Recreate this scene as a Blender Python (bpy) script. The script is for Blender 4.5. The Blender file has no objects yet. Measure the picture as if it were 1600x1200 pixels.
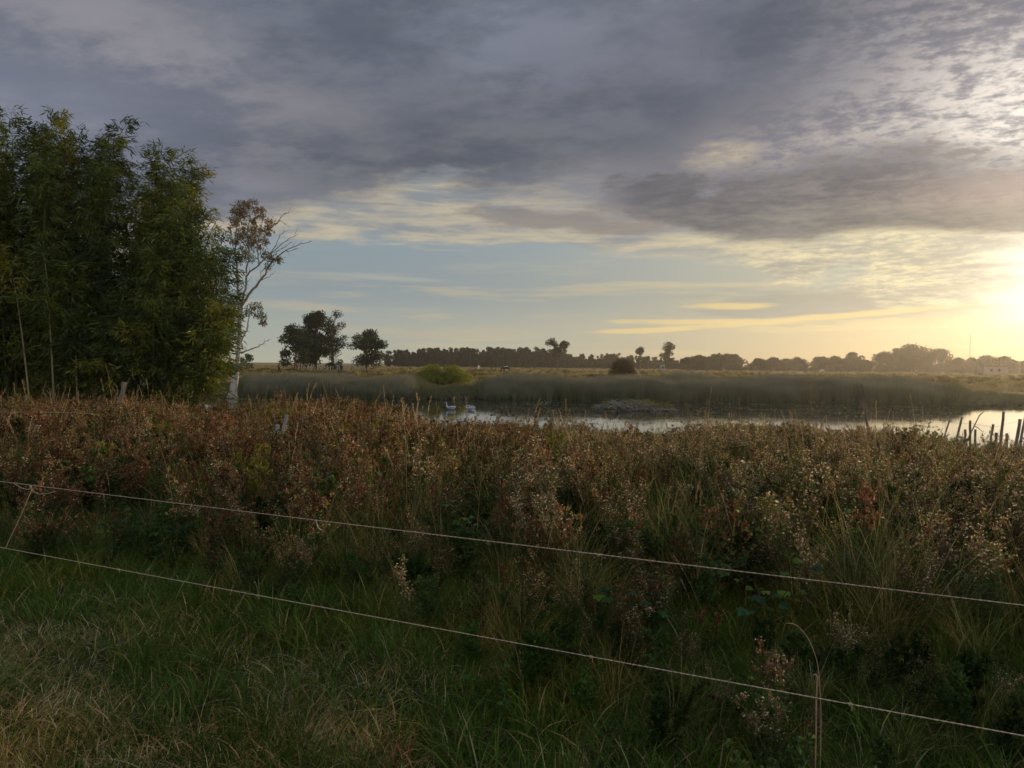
import bpy, math, random, os
import numpy as np
from mathutils import Vector, Matrix
R = math.radians
scene = bpy.context.scene
COL = scene.collection
rng = np.random.default_rng(7)

# ---------------------------------------------------------------- camera
EYE = 3.0                       # metres above the water
FPX = 1200.0                    # focal length in pixels of the 1600 px wide photograph
cam_data = bpy.data.cameras.new("camera")
cam_data.sensor_width = 36.0
cam_data.lens = FPX / 1600 * 36
cam_data.clip_start = 0.05
cam_data.clip_end = 20000
cam = bpy.data.objects.new("camera", cam_data)
COL.objects.link(cam)
PITCH = -math.atan(30 / FPX)
ROLL = R(0.55)
cam.matrix_world = (Matrix.Translation((0, 0, EYE)) @ Matrix.Rotation(PITCH, 4, 'X')
                    @ Matrix.Rotation(R(90), 4, 'X') @ Matrix.Rotation(ROLL, 4, 'Z'))
scene.camera = cam
CM = np.array(cam.matrix_world)

def ray(px, py):
    d = CM[:3, :3] @ np.array([(px - 800) / FPX, -(py - 600) / FPX, -1.0])
    return d / d[1]
def at(px, py, Y):              # the point that lies Y metres ahead behind a given place of the photo
    return CM[:3, 3] + ray(px, py) * Y
def onz(px, py, z):
    d = ray(px, py)
    return CM[:3, 3] + d * ((z - EYE) / d[2])
def azel(px, py):
    d = ray(px, py)
    return math.degrees(math.atan2(d[0], d[1])), math.degrees(math.atan2(d[2], math.hypot(d[0], d[1])))

# ---------------------------------------------------------------- render
scene.render.engine = 'CYCLES'
scene.view_settings.view_transform = 'Standard'
scene.view_settings.look = 'None'
scene.view_settings.exposure = 0.12
scene.view_settings.gamma = 1
cy = scene.cycles
cy.use_denoising = True
cy.max_bounces = 5
cy.diffuse_bounces = 2
cy.glossy_bounces = 2
cy.transmission_bounces = 3
cy.transparent_max_bounces = 4
cy.volume_bounces = 0
cy.use_adaptive_sampling = True
cy.adaptive_threshold = 0.02
cy.sample_clamp_indirect = 4

# ---------------------------------------------------------------- node helper
class NT:
    def __init__(s, tree):
        s.t = tree; s.n = tree.nodes; s.l = tree.links
    def put(s, sock, v):
        if hasattr(v, 'is_output') or isinstance(v, bpy.types.NodeSocket): s.l.new(v, sock)
        elif isinstance(v, (tuple, list)):
            v = tuple(v)
            if sock.type == 'RGBA' and len(v) == 3: v = v + (1.0,)
            sock.default_value = v
        else: sock.default_value = v
    def m(s, op, a, b=0.0, c=0.0, clamp=False):
        n = s.n.new('ShaderNodeMath'); n.operation = op; n.use_clamp = clamp
        s.put(n.inputs[0], a); s.put(n.inputs[1], b); s.put(n.inputs[2], c)
        return n.outputs[0]
    def add(s, a, b): return s.m('ADD', a, b)
    def sub(s, a, b): return s.m('SUBTRACT', a, b)
    def mul(s, a, b): return s.m('MULTIPLY', a, b)
    def sm(s, v, lo, hi, o0=0.0, o1=1.0):       # smooth step from lo to hi
        n = s.n.new('ShaderNodeMapRange'); n.interpolation_type = 'SMOOTHSTEP'
        s.put(n.inputs['Value'], v); s.put(n.inputs['From Min'], lo); s.put(n.inputs['From Max'], hi)
        n.inputs['To Min'].default_value = o0; n.inputs['To Max'].default_value = o1
        return n.outputs[0]
    def noise(s, vec, scale, detail=4, rough=0.55, dist=0.0, lac=2.0):
        n = s.n.new('ShaderNodeTexNoise'); n.noise_dimensions = '3D'
        if vec is not None: s.put(n.inputs['Vector'], vec)
        n.inputs['Scale'].default_value = scale; n.inputs['Detail'].default_value = detail
        n.inputs['Roughness'].default_value = rough; n.inputs['Distortion'].default_value = dist
        n.inputs['Lacunarity'].default_value = lac
        return n.outputs['Fac']
    def mix(s, f, a, b, blend='MIX'):
        n = s.n.new('ShaderNodeMix'); n.data_type = 'RGBA'; n.blend_type = blend
        s.put(n.inputs[0], f); s.put(n.inputs[6], a); s.put(n.inputs[7], b)
        return n.outputs[2]
    def vec(s, x, y, z=0.0):
        n = s.n.new('ShaderNodeCombineXYZ')
        s.put(n.inputs[0], x); s.put(n.inputs[1], y); s.put(n.inputs[2], z)
        return n.outputs[0]
    def curve(s, v, x0, x1, pts):               # piecewise smooth function given as (x, y) pairs
        ys = [p[1] for p in pts]; y0, y1 = min(ys), max(ys)
        if y1 - y0 < 1e-6: y1 = y0 + 1
        u = s.m('DIVIDE', s.sub(v, x0), x1 - x0, clamp=True)
        n = s.n.new('ShaderNodeFloatCurve'); cu = n.mapping.curves[0]
        pp = sorted(((p[0] - x0) / (x1 - x0), (p[1] - y0) / (y1 - y0)) for p in pts)
        pp = [p for p in pp if -0.001 <= p[0] <= 1.001]
        while len(cu.points) < len(pp): cu.points.new(0.5, 0.5)
        for q, p in zip(cu.points, pp): q.location = p; q.handle_type = 'AUTO_CLAMPED'
        n.mapping.extend = 'HORIZONTAL'; n.mapping.update()
        s.put(n.inputs['Value'], u)
        return s.add(s.mul(n.outputs[0], y1 - y0), y0)
    def ramp(s, v, stops):                      # colour ramp, stops = (pos, rgb)
        n = s.n.new('ShaderNodeValToRGB'); r = n.color_ramp; r.interpolation = 'EASE'
        while len(r.elements) < len(stops): r.elements.new(0.5)
        for e, (p, c) in zip(r.elements, stops): e.position = p; e.color = tuple(c) + (1.0,)
        s.put(n.inputs[0], v)
        return n.outputs[0]

def lin(*c):                                    # sRGB 0..255 to linear
    if len(c) == 1: c = c[0]
    return tuple((x / 255 / 12.92) if x / 255 <= 0.04045 else ((x / 255 + 0.055) / 1.055) ** 2.4 for x in c)
# ---------------------------------------------------------------- sky
REAR_FILL = 2.4
SUN_AZ, SUN_EL = azel(1690, 432)
world = bpy.data.worlds.new("World"); scene.world = world; world.use_nodes = True
world.cycles.sampling_method = 'MANUAL'; world.cycles.sample_map_resolution = 1024
T = NT(world.node_tree); T.n.clear()
out = T.n.new('ShaderNodeOutputWorld')
tc = T.n.new('ShaderNodeTexCoord')
sep = T.n.new('ShaderNodeSeparateXYZ'); T.l.new(tc.outputs['Generated'], sep.inputs[0])
dx, dy, dz = sep.outputs
DEG = 180 / math.pi
az = T.mul(T.m('ARCTAN2', dx, dy), DEG)
el = T.mul(T.m('ARCSINE', dz), DEG)
elp = T.m('MAXIMUM', el, 0.0)
zz = T.add(T.m('MAXIMUM', dz, 0.0), 0.20)
qx = T.m('DIVIDE', dx, zz); qy = T.m('DIVIDE', dy, zz)      # cloud layer seen from below, in perspective
q = T.vec(qx, qy, 0.0)
rot = lambda a, sx=1.0, sy=1.0, oz=0.0: T.vec(
    T.mul(T.add(T.mul(qx, math.cos(a)), T.mul(qy, math.sin(a))), sx),
    T.mul(T.sub(T.mul(qy, math.cos(a)), T.mul(qx, math.sin(a))), sy), oz)
A = lambda px, py: azel(px, py)
def edge(pts, extra=()):        # cloud edge: (px, py) pairs -> curve of elevation over azimuth
    P = [A(*p) for p in pts] + list(extra)
    return T.curve(az, -60, 60, P)
def gauss(px, py, wx, wy, ang=0.0):
    a0, e0 = A(px, py)
    u = T.sub(az, a0); v = T.sub(el, e0)
    c, s_ = math.cos(R(ang)), math.sin(R(ang))
    uu = T.mul(T.add(T.mul(u, c), T.mul(v, s_)), 1 / wx); vv = T.mul(T.sub(T.mul(v, c), T.mul(u, s_)), 1 / wy)
    return T.m('EXPONENT', T.mul(T.add(T.mul(uu, uu), T.mul(vv, vv)), -1.0))

# clear air between the clouds: Nishita sky, tinted by the thin haze of the evening
sky = T.n.new('ShaderNodeTexSky'); sky.sky_type = 'NISHITA'; sky.sun_disc = False
sky.sun_elevation = R(SUN_EL); sky.sun_rotation = R(SUN_AZ)
sky.altitude = 50; sky.air_density = 1.0; sky.dust_density = 2.0; sky.ozone_density = 1.0
nish = T.mix(1.0, sky.outputs[0], (0.05, 0.05, 0.05), 'MULTIPLY')
leftside = T.ramp(T.mul(elp, 1 / 30), [(0.0, lin(178, 172, 156)), (0.07, lin(165, 166, 160)), (0.19, lin(143, 150, 157)),
                 (0.33, lin(138, 150, 162)), (0.6, lin(128, 136, 156)), (1.0, lin(110, 120, 145))])
rightside = T.ramp(T.mul(elp, 1 / 30), [(0.0, lin(216, 180, 130)), (0.06, lin(208, 182, 142)), (0.16, lin(186, 176, 156)),
                 (0.3, lin(190, 184, 170)), (0.6, lin(165, 165, 175)), (1.0, lin(130, 138, 155))])
sunward = T.sm(T.m('ABSOLUTE', T.sub(az, 38.0)), 1.5, 50.0, 1.0, 0.0)
clear = T.mix(sunward, leftside, rightside)
clear = T.mix(0.05, clear, nish)
# noises
nA = T.noise(rot(R(20), 1, 1.0, 1.3), 0.85, 4, 0.5)              # broad
nB = T.noise(rot(R(-8), 1, 1.35, 4.2), 3.0, 7, 0.63, 0.0)         # ragged edges
nC = T.noise(rot(R(-30), 1.0, 1.25, 9.7), 21.0, 3, 0.62, 0.0)     # small puffs
nS = T.noise(T.vec(T.mul(az, 0.045), T.mul(el, 0.55), 2.0), 1.6, 5, 0.58, 0.25)  # thin streaks
nS2 = T.noise(T.vec(T.mul(az, 0.10), T.mul(el, 0.75), 7.0), 1.7, 5, 0.62, 0.3)
col = clear
warmth = T.sm(az, -25.0, 35.0)
east = T.sm(az, 0.0, 30.0)
# thin cirrus streaks low in the sky
cir = T.mul(T.sm(nS, 0.50, 0.68), T.sm(el, 0.3, 1.6))
cir = T.mul(cir, T.sm(el, 9.0, 6.0))
streakcol = T.mix(warmth, lin(188, 170, 148), lin(232, 204, 146))
col = T.mix(T.mul(cir, 0.42), col, streakcol)
low = T.mul(T.sm(T.add(gauss(700, 520, 14.0, 0.8, 1.0), T.mul(T.sub(nS2, 0.5), 1.2)), 0.45, 1.0), 0.5)
col = T.mix(low, col, lin(190, 172, 146))
low2 = T.mul(T.sm(T.add(gauss(470, 478, 8.0, 0.45, -2.0), T.mul(T.sub(nS2, 0.5), 1.2)), 0.4, 1.0), 0.5)
col = T.mix(low2, col, lin(190, 172, 150))
# grey streak bank with a golden underside, low right of centre
bank = T.mul(T.sm(T.add(gauss(1300, 474, 12.0, 1.4, 1.0), T.mul(T.sub(nS2, 0.5), 1.3)), 0.28, 0.75), 0.85)
gold = T.sm(T.add(T.m('MAXIMUM', gauss(1270, 497, 13.0, 0.30, 4.0), T.m('MAXIMUM', gauss(1130, 478, 4.5, 0.32, 0.0), T.m('MAXIMUM', gauss(1120, 503, 8.0, 0.28, 0.0), gauss(1020, 516, 5.0, 0.22, 2.0)))), T.mul(T.sub(nS2, 0.5), 1.4)), 0.35, 0.85)
col = T.mix(bank, col, T.mix(warmth, lin(142, 145, 150), lin(168, 158, 144)))
col = T.mix(T.mul(gold, 0.75), col, T.mix(warmth, lin(205, 178, 130), lin(240, 206, 142)))
# lenticular wisp on the left
w1 = T.sm(T.add(gauss(610, 434, 5.5, 0.30, -2.0), T.mul(T.sub(nS2, 0.5), 0.6)), 0.35, 0.9)
col = T.mix(T.mul(w1, 0.6), col, lin(168, 166, 162))
# cream coloured altocumulus band under the grey deck
lo = edge([(-200, 560), (300, 400), (460, 380), (560, 378), (640, 384), (800, 386), (960, 402), (1120, 408), (1190, 440), (1300, 470), (1450, 474), (1700, 474)])
acm = T.sm(T.add(T.sub(el, lo), T.add(T.mul(T.sub(nB, 0.5), 3.6), T.mul(T.sub(nS2, 0.5), 2.6))), -0.3, 1.1)
streaky = T.sm(T.add(T.mul(nS2, 0.6), T.mul(nB, 0.4)), 0.38, 0.62)
puff = T.sm(T.add(T.mul(nC, 0.55), T.mul(nB, 0.45)), 0.38, 0.64)
accol_l = T.mix(streaky, lin(138, 138, 144), lin(196, 178, 156))
accol_r = T.mix(T.sm(T.add(T.mul(nC, 0.35), T.add(T.mul(nS2, 0.35), T.mul(nB, 0.3))), 0.40, 0.62), lin(176, 164, 150), lin(246, 224, 178))
accol = T.mix(T.sm(az, 6.0, 28.0), accol_l, accol_r)
pinkish = T.mix(T.mul(puff, T.sm(az, 2.0, 30.0, 0.35, 1.0)), lin(122, 117, 130), T.mix(T.sm(az, 8.0, 36.0), lin(186, 168, 156), lin(238, 220, 212)))
accol = T.mix(T.mul(T.sm(el, 9.0, 13.0), T.sm(az, -4.0, 12.0)), accol, pinkish)
col = T.mix(T.mul(acm, T.sm(az, 18.0, 34.0, 0.92, 0.80)), col, accol)
cream = T.mul(T.sm(T.add(gauss(1120, 245, 3.6, 1.2, 8), T.mul(T.sub(nB, 0.5), 1.6)), 0.35, 0.9), T.sm(puff, 0.0, 1.0, 0.5, 1.0))
# blue-grey clear pocket right of centre
pocket = T.sm(T.add(gauss(1310, 430, 2.6, 1.2, 25.0), T.mul(T.sub(nB, 0.5), 1.0)), 0.3, 0.9)
col = T.mix(T.mul(pocket, 0.6), col, lin(172, 170, 162))
# the grey deck over most of the sky
dk = edge([(-300, 345), (0, 345), (250, 345), (430, 322), (600, 296), (760, 300), (900, 275), (1030, 262), (1130, 215), (1250, 195), (1400, 140), (1600, 60)], [(60, 30)])
dsoft = T.sm(az, -5.0, 22.0, 1.4, 4.2)
dval = T.add(T.sub(el, dk), T.add(T.mul(T.sub(nB, 0.5), 8.5), T.mul(T.sub(nC, 0.5), T.sm(az, -6.0, 20.0, 0.8, 5.0))))
deckm = T.sm(T.m('DIVIDE', dval, dsoft), -1.0, 1.0)
dv = T.add(T.mul(nA, 0.5), T.mul(nB, 0.5))
deckcol = T.ramp(dv, [(0.34, lin(76, 80, 94)), (0.45, lin(90, 94, 109)), (0.54, lin(106, 109, 125)), (0.66, lin(132, 132, 148))])
deckcol = T.mix(T.mul(gauss(250, 110, 14, 5, -25), 0.65), deckcol, T.mix(T.sm(nB, 0.42, 0.6), lin(106, 106, 122), lin(146, 137, 144)))
deckcol = T.mix(T.mul(gauss(60, 180, 10, 3, 0), 0.55), deckcol, lin(130, 130, 150))
deckcol = T.mix(T.mul(gauss(520, 172, 4.5, 1.2, -8), 0.55), deckcol, lin(138, 130, 140))
deckcol = T.mix(T.mul(gauss(780, 50, 7, 3, -30), T.sm(nB, 0.44, 0.60)), deckcol, lin(124, 126, 146))
deckcol = T.mix(T.mul(gauss(800, 225, 20, 3.6, 4), 0.75), deckcol, T.mix(T.sm(nB, 0.4, 0.6), lin(78, 81, 94), lin(100, 99, 108)))
deckcol = T.mix(T.mul(gauss(1100, 110, 20, 6, 10), 0.6), deckcol, T.mix(T.sm(nB, 0.4, 0.6), lin(84, 88, 103), lin(100, 101, 115)))
deckcol = T.mix(T.mul(T.sm(az, 14.0, 36.0), T.sm(el, 30.0, 14.0)), deckcol, T.mix(puff, lin(128, 120, 132), lin(176, 160, 162)))
col = T.mix(T.mul(deckm, 0.96), col, deckcol)
col = T.mix(T.mul(cream, 0.6), col, lin(214, 188, 158))
# the dark cloud on the right, grown out of the deck
dt = edge([(880, 335), (930, 300), (980, 262), (1060, 262), (1130, 270), (1200, 262), (1290, 238), (1380, 228), (1480, 250), (1600, 262), (1750, 262)], [(-60, 5), (60, 12)])
db = edge([(880, 330), (960, 340), (1060, 357), (1170, 376), (1260, 376), (1340, 366), (1480, 366), (1600, 368), (1750, 372)], [(-60, 12), (60, 9)])
dn = T.add(T.mul(T.sub(nB, 0.5), 8.5), T.mul(T.sub(nC, 0.5), 4.2))
dm = T.mul(T.sm(T.add(T.sub(dt, el), dn), -0.9, 1.0), T.sm(T.add(T.sub(el, db), T.mul(dn, 0.22)), -0.25, 0.55))
dm = T.mul(T.mul(dm, 0.86), T.sm(T.add(az, T.mul(dn, 1.0)), 3.0, 10.0))
dcol = T.mix(T.sm(T.add(T.mul(nB, 0.6), T.mul(nS2, 0.4)), 0.38, 0.62), lin(82, 81, 89), lin(112, 107, 114))
dcol = T.mix(T.sm(az, 22.0, 44.0), dcol, lin(126, 111, 111))
pink = T.mul(gauss(1600, 290, 5.5, 1.1, 0), 0.8)
dcol = T.mix(pink, dcol, lin(182, 154, 150))
col = T.mix(T.mul(dm, 0.94), col, dcol)
# small dark clouds in the cream band
sd = T.sm(T.add(T.m('MAXIMUM', gauss(810, 338, 5.5, 0.9, -3), T.m('MAXIMUM', gauss(950, 348, 5.0, 1.1, -5), gauss(1530, 416, 4.5, 0.28, 0))), T.mul(T.sub(nB, 0.5), 2.6)), 0.42, 0.95)
col = T.mix(T.mul(sd, 0.75), col, T.mix(warmth, lin(112, 111, 120), lin(150, 132, 124)))
# glow of the sun behind thin cloud (light scattered by the air and cloud round the sun)
ga = T.sub(az, SUN_AZ); ge = T.sub(el, SUN_EL)
r2 = T.add(T.mul(ga, ga), T.mul(T.mul(ge, ge), 1.6))
glow = T.add(T.mul(T.m('EXPONENT', T.mul(r2, -1 / 18.0)), 0.95), T.mul(T.m('EXPONENT', T.mul(r2, -1 / 130.0)), 0.11))
glow = T.mul(glow, T.sub(1.0, T.mul(dm, 0.8)))
glow = T.mul(glow, T.sm(nB, 0.3, 0.65, 0.6, 1.3))
col = T.mix(1.0, col, T.mix(1.0, T.vec(glow, glow, glow), (1.0, 0.86, 0.70), 'MULTIPLY'), 'ADD')
g2 = T.mul(gauss(1680, 140, 9, 5, -30), T.mul(0.42, T.sub(1.0, dm)))
g2 = T.mul(g2, T.sm(puff, 0.2, 1.0, 0.15, 1.1))
col = T.mix(1.0, col, T.mix(1.0, T.vec(g2, g2, g2), (0.75, 0.62, 0.52), 'MULTIPLY'), 'ADD')
# below the horizon
col = T.mix(T.sm(el, -0.2, -2.0), col, lin(60, 58, 50))
# unseen sky overhead and behind the camera brightened as added fill for the foreground
rear_fill = T.m('MAXIMUM', T.sm(el, 33.0, 60.0), T.mul(T.sm(T.m('ABSOLUTE', az), 55.0, 110.0), T.sm(el, 0.0, 6.0)))
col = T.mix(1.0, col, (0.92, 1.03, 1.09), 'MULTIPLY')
rr_ = T.add(1.0, T.mul(rear_fill, REAR_FILL))
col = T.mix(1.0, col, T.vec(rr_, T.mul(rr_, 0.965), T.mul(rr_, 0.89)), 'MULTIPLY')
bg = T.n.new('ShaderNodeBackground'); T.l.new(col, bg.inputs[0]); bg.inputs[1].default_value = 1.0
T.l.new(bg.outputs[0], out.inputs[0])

# ---------------------------------------------------------------- sun
sl = bpy.data.lights.new("sun", 'SUN'); sl.energy = 3.7; sl.angle = R(3.0); sl.color = (1.0, 0.72, 0.42)
sun = bpy.data.objects.new("sun", sl); COL.objects.link(sun)
sdir = Vector((math.sin(R(SUN_AZ)) * math.cos(R(SUN_EL)), math.cos(R(SUN_AZ)) * math.cos(R(SUN_EL)), math.sin(R(SUN_EL))))
sun.rotation_euler = (-sdir).to_track_quat('-Z', 'Y').to_euler()
sun.location = sdir * 200
# ---------------------------------------------------------------- materials
def newmat(name):
    m = bpy.data.materials.new(name); m.use_nodes = True
    t = NT(m.node_tree); t.n.clear()
    o = t.n.new('ShaderNodeOutputMaterial')
    return m, t, o
def attr(t, name='Col', kind='GEOMETRY', out='Color'):
    n = t.n.new('ShaderNodeAttribute'); n.attribute_name = name; n.attribute_type = kind
    return n.outputs[out]
def principled(t, o, col, rough=0.8, spec=0.3, bump=None, bumpd=0.02, bs=0.5):
    p = t.n.new('ShaderNodeBsdfPrincipled')
    t.put(p.inputs['Base Color'], col); t.put(p.inputs['Roughness'], rough)
    p.inputs['Specular IOR Level'].default_value = spec
    if bump is not None:
        b = t.n.new('ShaderNodeBump'); b.inputs['Strength'].default_value = bs; b.inputs['Distance'].default_value = bumpd
        t.put(b.inputs['Height'], bump); t.l.new(b.outputs[0], p.inputs['Normal'])
    t.l.new(p.outputs[0], o.inputs[0]); return p
def leafmat(name, var=0.35, transl=0.4, patch=0.0, pcol=(1, 1, 1), pscale=0.35, gloss=0.0):
    """vertex albedo 'Col', varied per plant and in natural patches; part of the light goes through the leaf"""
    m, t, o = newmat(name)
    c = attr(t)
    oi = t.n.new('ShaderNodeObjectInfo')
    v = t.m('MULTIPLY_ADD', oi.outputs['Random'], 2 * var, 1 - var)
    c = t.mix(1.0, c, t.vec(v, v, v), 'MULTIPLY')
    if patch > 0:
        g = t.n.new('ShaderNodeNewGeometry')
        n = t.noise(g.outputs['Position'], pscale, 3, 0.6)
        c = t.mix(t.mul(t.sm(n, 0.42, 0.62), patch), c, t.mix(1.0, c, pcol, 'MULTIPLY'))
    d = t.n.new('ShaderNodeBsdfDiffuse'); t.put(d.inputs[0], c)
    tr = t.n.new('ShaderNodeBsdfTranslucent'); t.put(tr.inputs[0], c)
    mx = t.n.new('ShaderNodeMixShader'); mx.inputs[0].default_value = transl
    t.l.new(d.outputs[0], mx.inputs[1]); t.l.new(tr.outputs[0], mx.inputs[2])
    s = mx.outputs[0]
    if gloss > 0:
        gl = t.n.new('ShaderNodeBsdfGlossy'); gl.inputs['Roughness'].default_value = 0.45; gl.inputs[0].default_value = (1, 1, 1, 1)
        m2 = t.n.new('ShaderNodeMixShader'); m2.inputs[0].default_value = gloss
        t.l.new(s, m2.inputs[1]); t.l.new(gl.outputs[0], m2.inputs[2]); s = m2.outputs[0]
    t.l.new(s, o.inputs[0])
    return m
def woodmat(name, a, b, scale=6.0, stretch=0.15, bump=0.01, rough=0.85, blotch=None):
    m, t, o = newmat(name)
    tcn = t.n.new('ShaderNodeTexCoord')
    mp = t.n.new('ShaderNodeMapping'); mp.inputs['Scale'].default_value = (1, 1, stretch)
    t.l.new(tcn.outputs['Object'], mp.inputs[0])
    n = t.noise(mp.outputs[0], scale, 6, 0.65, 0.4)
    c = t.mix(t.sm(n, 0.35, 0.65), a, b)
    if blotch:
        n2 = t.noise(tcn.outputs['Object'], scale * 0.35, 4, 0.6)
        c = t.mix(t.sm(n2, 0.5, 0.62), c, blotch)
    principled(t, o, c, rough, 0.2, n, bump, 0.8)
    return m

# ---------------------------------------------------------------- mesh builder (arrays of faces, colour per vertex)
class MB:
    def __init__(s): s.v = []; s.c = []; s.f = []; s.n = 0
    def add(s, v, f, c):
        v = np.asarray(v, float).reshape(-1, 3); f = np.asarray(f, np.int64)
        c = np.asarray(c, float)
        if c.ndim == 1: c = np.tile(c, (len(v), 1))
        s.v.append(v); s.c.append(c); s.f.append(f + s.n); s.n += len(v)
    def merge(s, o, M=None, off=(0, 0, 0), sc=1.0, cm=None):
        V, Fs, C = o.arr()
        V = V * sc
        if M is not None: V = V @ np.asarray(M).T
        V = V + np.asarray(off)
        if cm is not None: C = C * np.asarray(cm)
        for k, F in enumerate(Fs): s.f.append(F + s.n)
        s.v.append(V); s.c.append(C); s.n += len(V)
    def arr(s):
        return np.concatenate(s.v), list(s.f), np.concatenate(s.c)
    def mesh(s, name, mat, smooth=True):
        me = bpy.data.meshes.new(name)
        V, Fs, C = s.arr()
        me.vertices.add(len(V)); me.vertices.foreach_set('co', V.astype(np.float32).ravel())
        loops = np.concatenate([F.ravel() for F in Fs]).astype(np.int32)
        tot = np.concatenate([np.full(len(F), F.shape[1], np.int32) for F in Fs])
        start = np.concatenate([[0], np.cumsum(tot)[:-1]]).astype(np.int32)
        me.loops.add(len(loops)); me.loops.foreach_set('vertex_index', loops)
        me.polygons.add(len(tot)); me.polygons.foreach_set('loop_start', start); me.polygons.foreach_set('loop_total', tot)
        me.polygons.foreach_set('use_smooth', np.full(len(tot), smooth))
        a = me.color_attributes.new('Col', 'FLOAT_COLOR', 'POINT')
        a.data.foreach_set('color', np.concatenate([C, np.ones((len(C), 1))], 1).astype(np.float32).ravel())
        me.update(calc_edges=True); me.validate()
        if mat: me.materials.append(mat)
        return me
    def build(s, name, mat, parent=None, smooth=True, loc=None):
        o = bpy.data.objects.new(name, s.mesh(name, mat, smooth))
        COL.objects.link(o)
        if parent is not None: o.parent = parent
        if loc is not None: o.location = loc
        return o
def unit(a):
    a = np.asarray(a, float); return a / np.maximum(np.linalg.norm(a, axis=-1, keepdims=True), 1e-9)
def tube(mb, pts, rad, c, sides=6, cap=True):
    P = np.asarray(pts, float); n = len(P)
    rad = np.broadcast_to(np.asarray(rad, float), (n,))
    tn = np.gradient(P, axis=0); tn = unit(tn)
    ref = np.array([0.0, 0.0, 1.0]) if abs(tn[0][2]) < 0.9 else np.array([1.0, 0, 0])
    us = []; u = unit(np.cross(ref, tn[0]))
    for i in range(n):
        u = u - tn[i] * np.dot(u, tn[i]); u = unit(u); us.append(u)
    us = np.array(us); ws = np.cross(tn, us)
    th = np.arange(sides) / sides * 2 * np.pi
    V = P[:, None] + rad[:, None, None] * (np.cos(th)[None, :, None] * us[:, None] + np.sin(th)[None, :, None] * ws[:, None])
    V = V.reshape(-1, 3)
    i = np.arange(n - 1)[:, None] * sides; j = np.arange(sides)[None]; k = (j + 1) % sides
    F = np.stack([i + j, i + k, i + k + sides, i + j + sides], -1).reshape(-1, 4)
    c = np.asarray(c, float)
    C = np.repeat(c, sides, 0) if c.ndim == 2 else np.tile(c, (len(V), 1))
    mb.add(V, F, C)
    if cap:
        for b, e in ((0, 0), (n - 1, 1)):
            ring = V[b * sides:(b + 1) * sides]
            cc = C[b * sides:(b + 1) * sides]
            mb.add(ring, np.arange(sides)[None, ::(1 if e else -1)], cc)
def leaves(mb, pos, d, nrm, L, W, C, belly=0.45):
    """pointed leaf blades: base, two sides, tip; vectorised"""
    pos = np.asarray(pos, float); N = len(pos)
    if N == 0: return
    d = unit(d); s = unit(np.cross(d, nrm)); L = np.broadcast_to(L, (N,))[:, None]; W = np.broadcast_to(W, (N,))[:, None]
    up = np.cross(s, d)
    V = np.stack([pos, pos + d * L * belly + s * W / 2 + up * W * 0.12, pos + d * L - up * L * 0.06, pos + d * L * belly - s * W / 2 + up * W * 0.12], 1).reshape(-1, 3)
    C = np.asarray(C, float)
    if C.ndim == 1: C = np.tile(C, (N, 1))
    mb.add(V, np.arange(4 * N).reshape(-1, 4), np.repeat(C, 4, 0))
def blades(mb, pos, d, L, W, bend, C, segs=3, tipc=None):
    """grass blades: arching tapering strips; bend = droop along +horizontal direction"""
    pos = np.asarray(pos, float); N = len(pos); d = unit(d)
    L = np.broadcast_to(L, (N,)); W = np.broadcast_to(W, (N,)); bend = np.broadcast_to(bend, (N,))
    h = d.copy(); h[:, 2] = 0
    bad = np.linalg.norm(h, axis=1) < 0.02; h[bad] = [1, 0, 0]; h = unit(h)
    s = unit(np.cross(d, h) + 1e-6); 
    phi = rng.uniform(0, 6.28, N); s0 = np.stack([np.cos(phi), np.sin(phi), np.zeros(N)], 1); s = unit(s * 0.5 + s0)
    ts = np.linspace(0, 1, segs + 1); rows = []
    for t in ts:
        p = pos + d * (L * t)[:, None] + h * (L * bend * t ** 2.2)[:, None] * 0.8
        p[:, 2] -= L * bend * t ** 2.4 * 0.55
        rows.append(p)
    V = []; Cc = []
    C = np.asarray(C, float)
    if C.ndim == 1: C = np.tile(C, (N, 1))
    tipc = C if tipc is None else np.broadcast_to(np.asarray(tipc, float), C.shape)
    for t, p in zip(ts, rows):
        w = (W * (1 - t) ** 0.7 * 0.5 + W * 0.02)[:, None]
        V += [p - s * w, p + s * w]; cc = C * (1 - t) + tipc * t; Cc += [cc, cc]
    V = np.stack(V, 1); Cc = np.stack(Cc, 1); k = 2 * (segs + 1)
    F = np.array([[2 * i, 2 * i + 1, 2 * i + 3, 2 * i + 2] for i in range(segs)])
    F = (np.arange(N)[:, None, None] * k + F[None]).reshape(-1, 4)
    mb.add(V.reshape(-1, 3), F, Cc.reshape(-1, 3))
def rdir(n, zlo=-1, zhi=1):
    z = rng.uniform(zlo, zhi, n); a = rng.uniform(0, 2 * np.pi, n); r = np.sqrt(np.maximum(0, 1 - z * z))
    return np.stack([r * np.cos(a), r * np.sin(a), z], 1)
def jit(c, n, v=0.25, hue=0.12):
    c = np.asarray(c, float)
    if c.ndim == 1: c = np.tile(c, (n, 1))
    return c * rng.uniform(1 - v, 1 + v, (n, 1)) * rng.uniform(1 - hue, 1 + hue, (n, 3))
def pick(cols, w, n):
    w = np.asarray(w, float); return np.asarray(cols, float)[rng.choice(len(cols), n, p=w / w.sum())]

# ---------------------------------------------------------------- naming
def tag(o, label=None, cat=None, group=None, kind=None):
    if label: o['label'] = label
    if cat: o['category'] = cat
    if group: o['group'] = group
    if kind: o['kind'] = kind
    return o
def empty(name, loc=(0, 0, 0), rz=0.0):
    o = bpy.data.objects.new(name, None); COL.objects.link(o)
    o.location = loc; o.rotation_euler = (0, 0, rz); o.empty_display_size = 0.2
    return o
def copy_tree(o, parent=None):
    c = o.copy(); COL.objects.link(c)
    if parent is not None: c.parent = parent
    for ch in o.children: copy_tree(ch, c)
    return c

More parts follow.
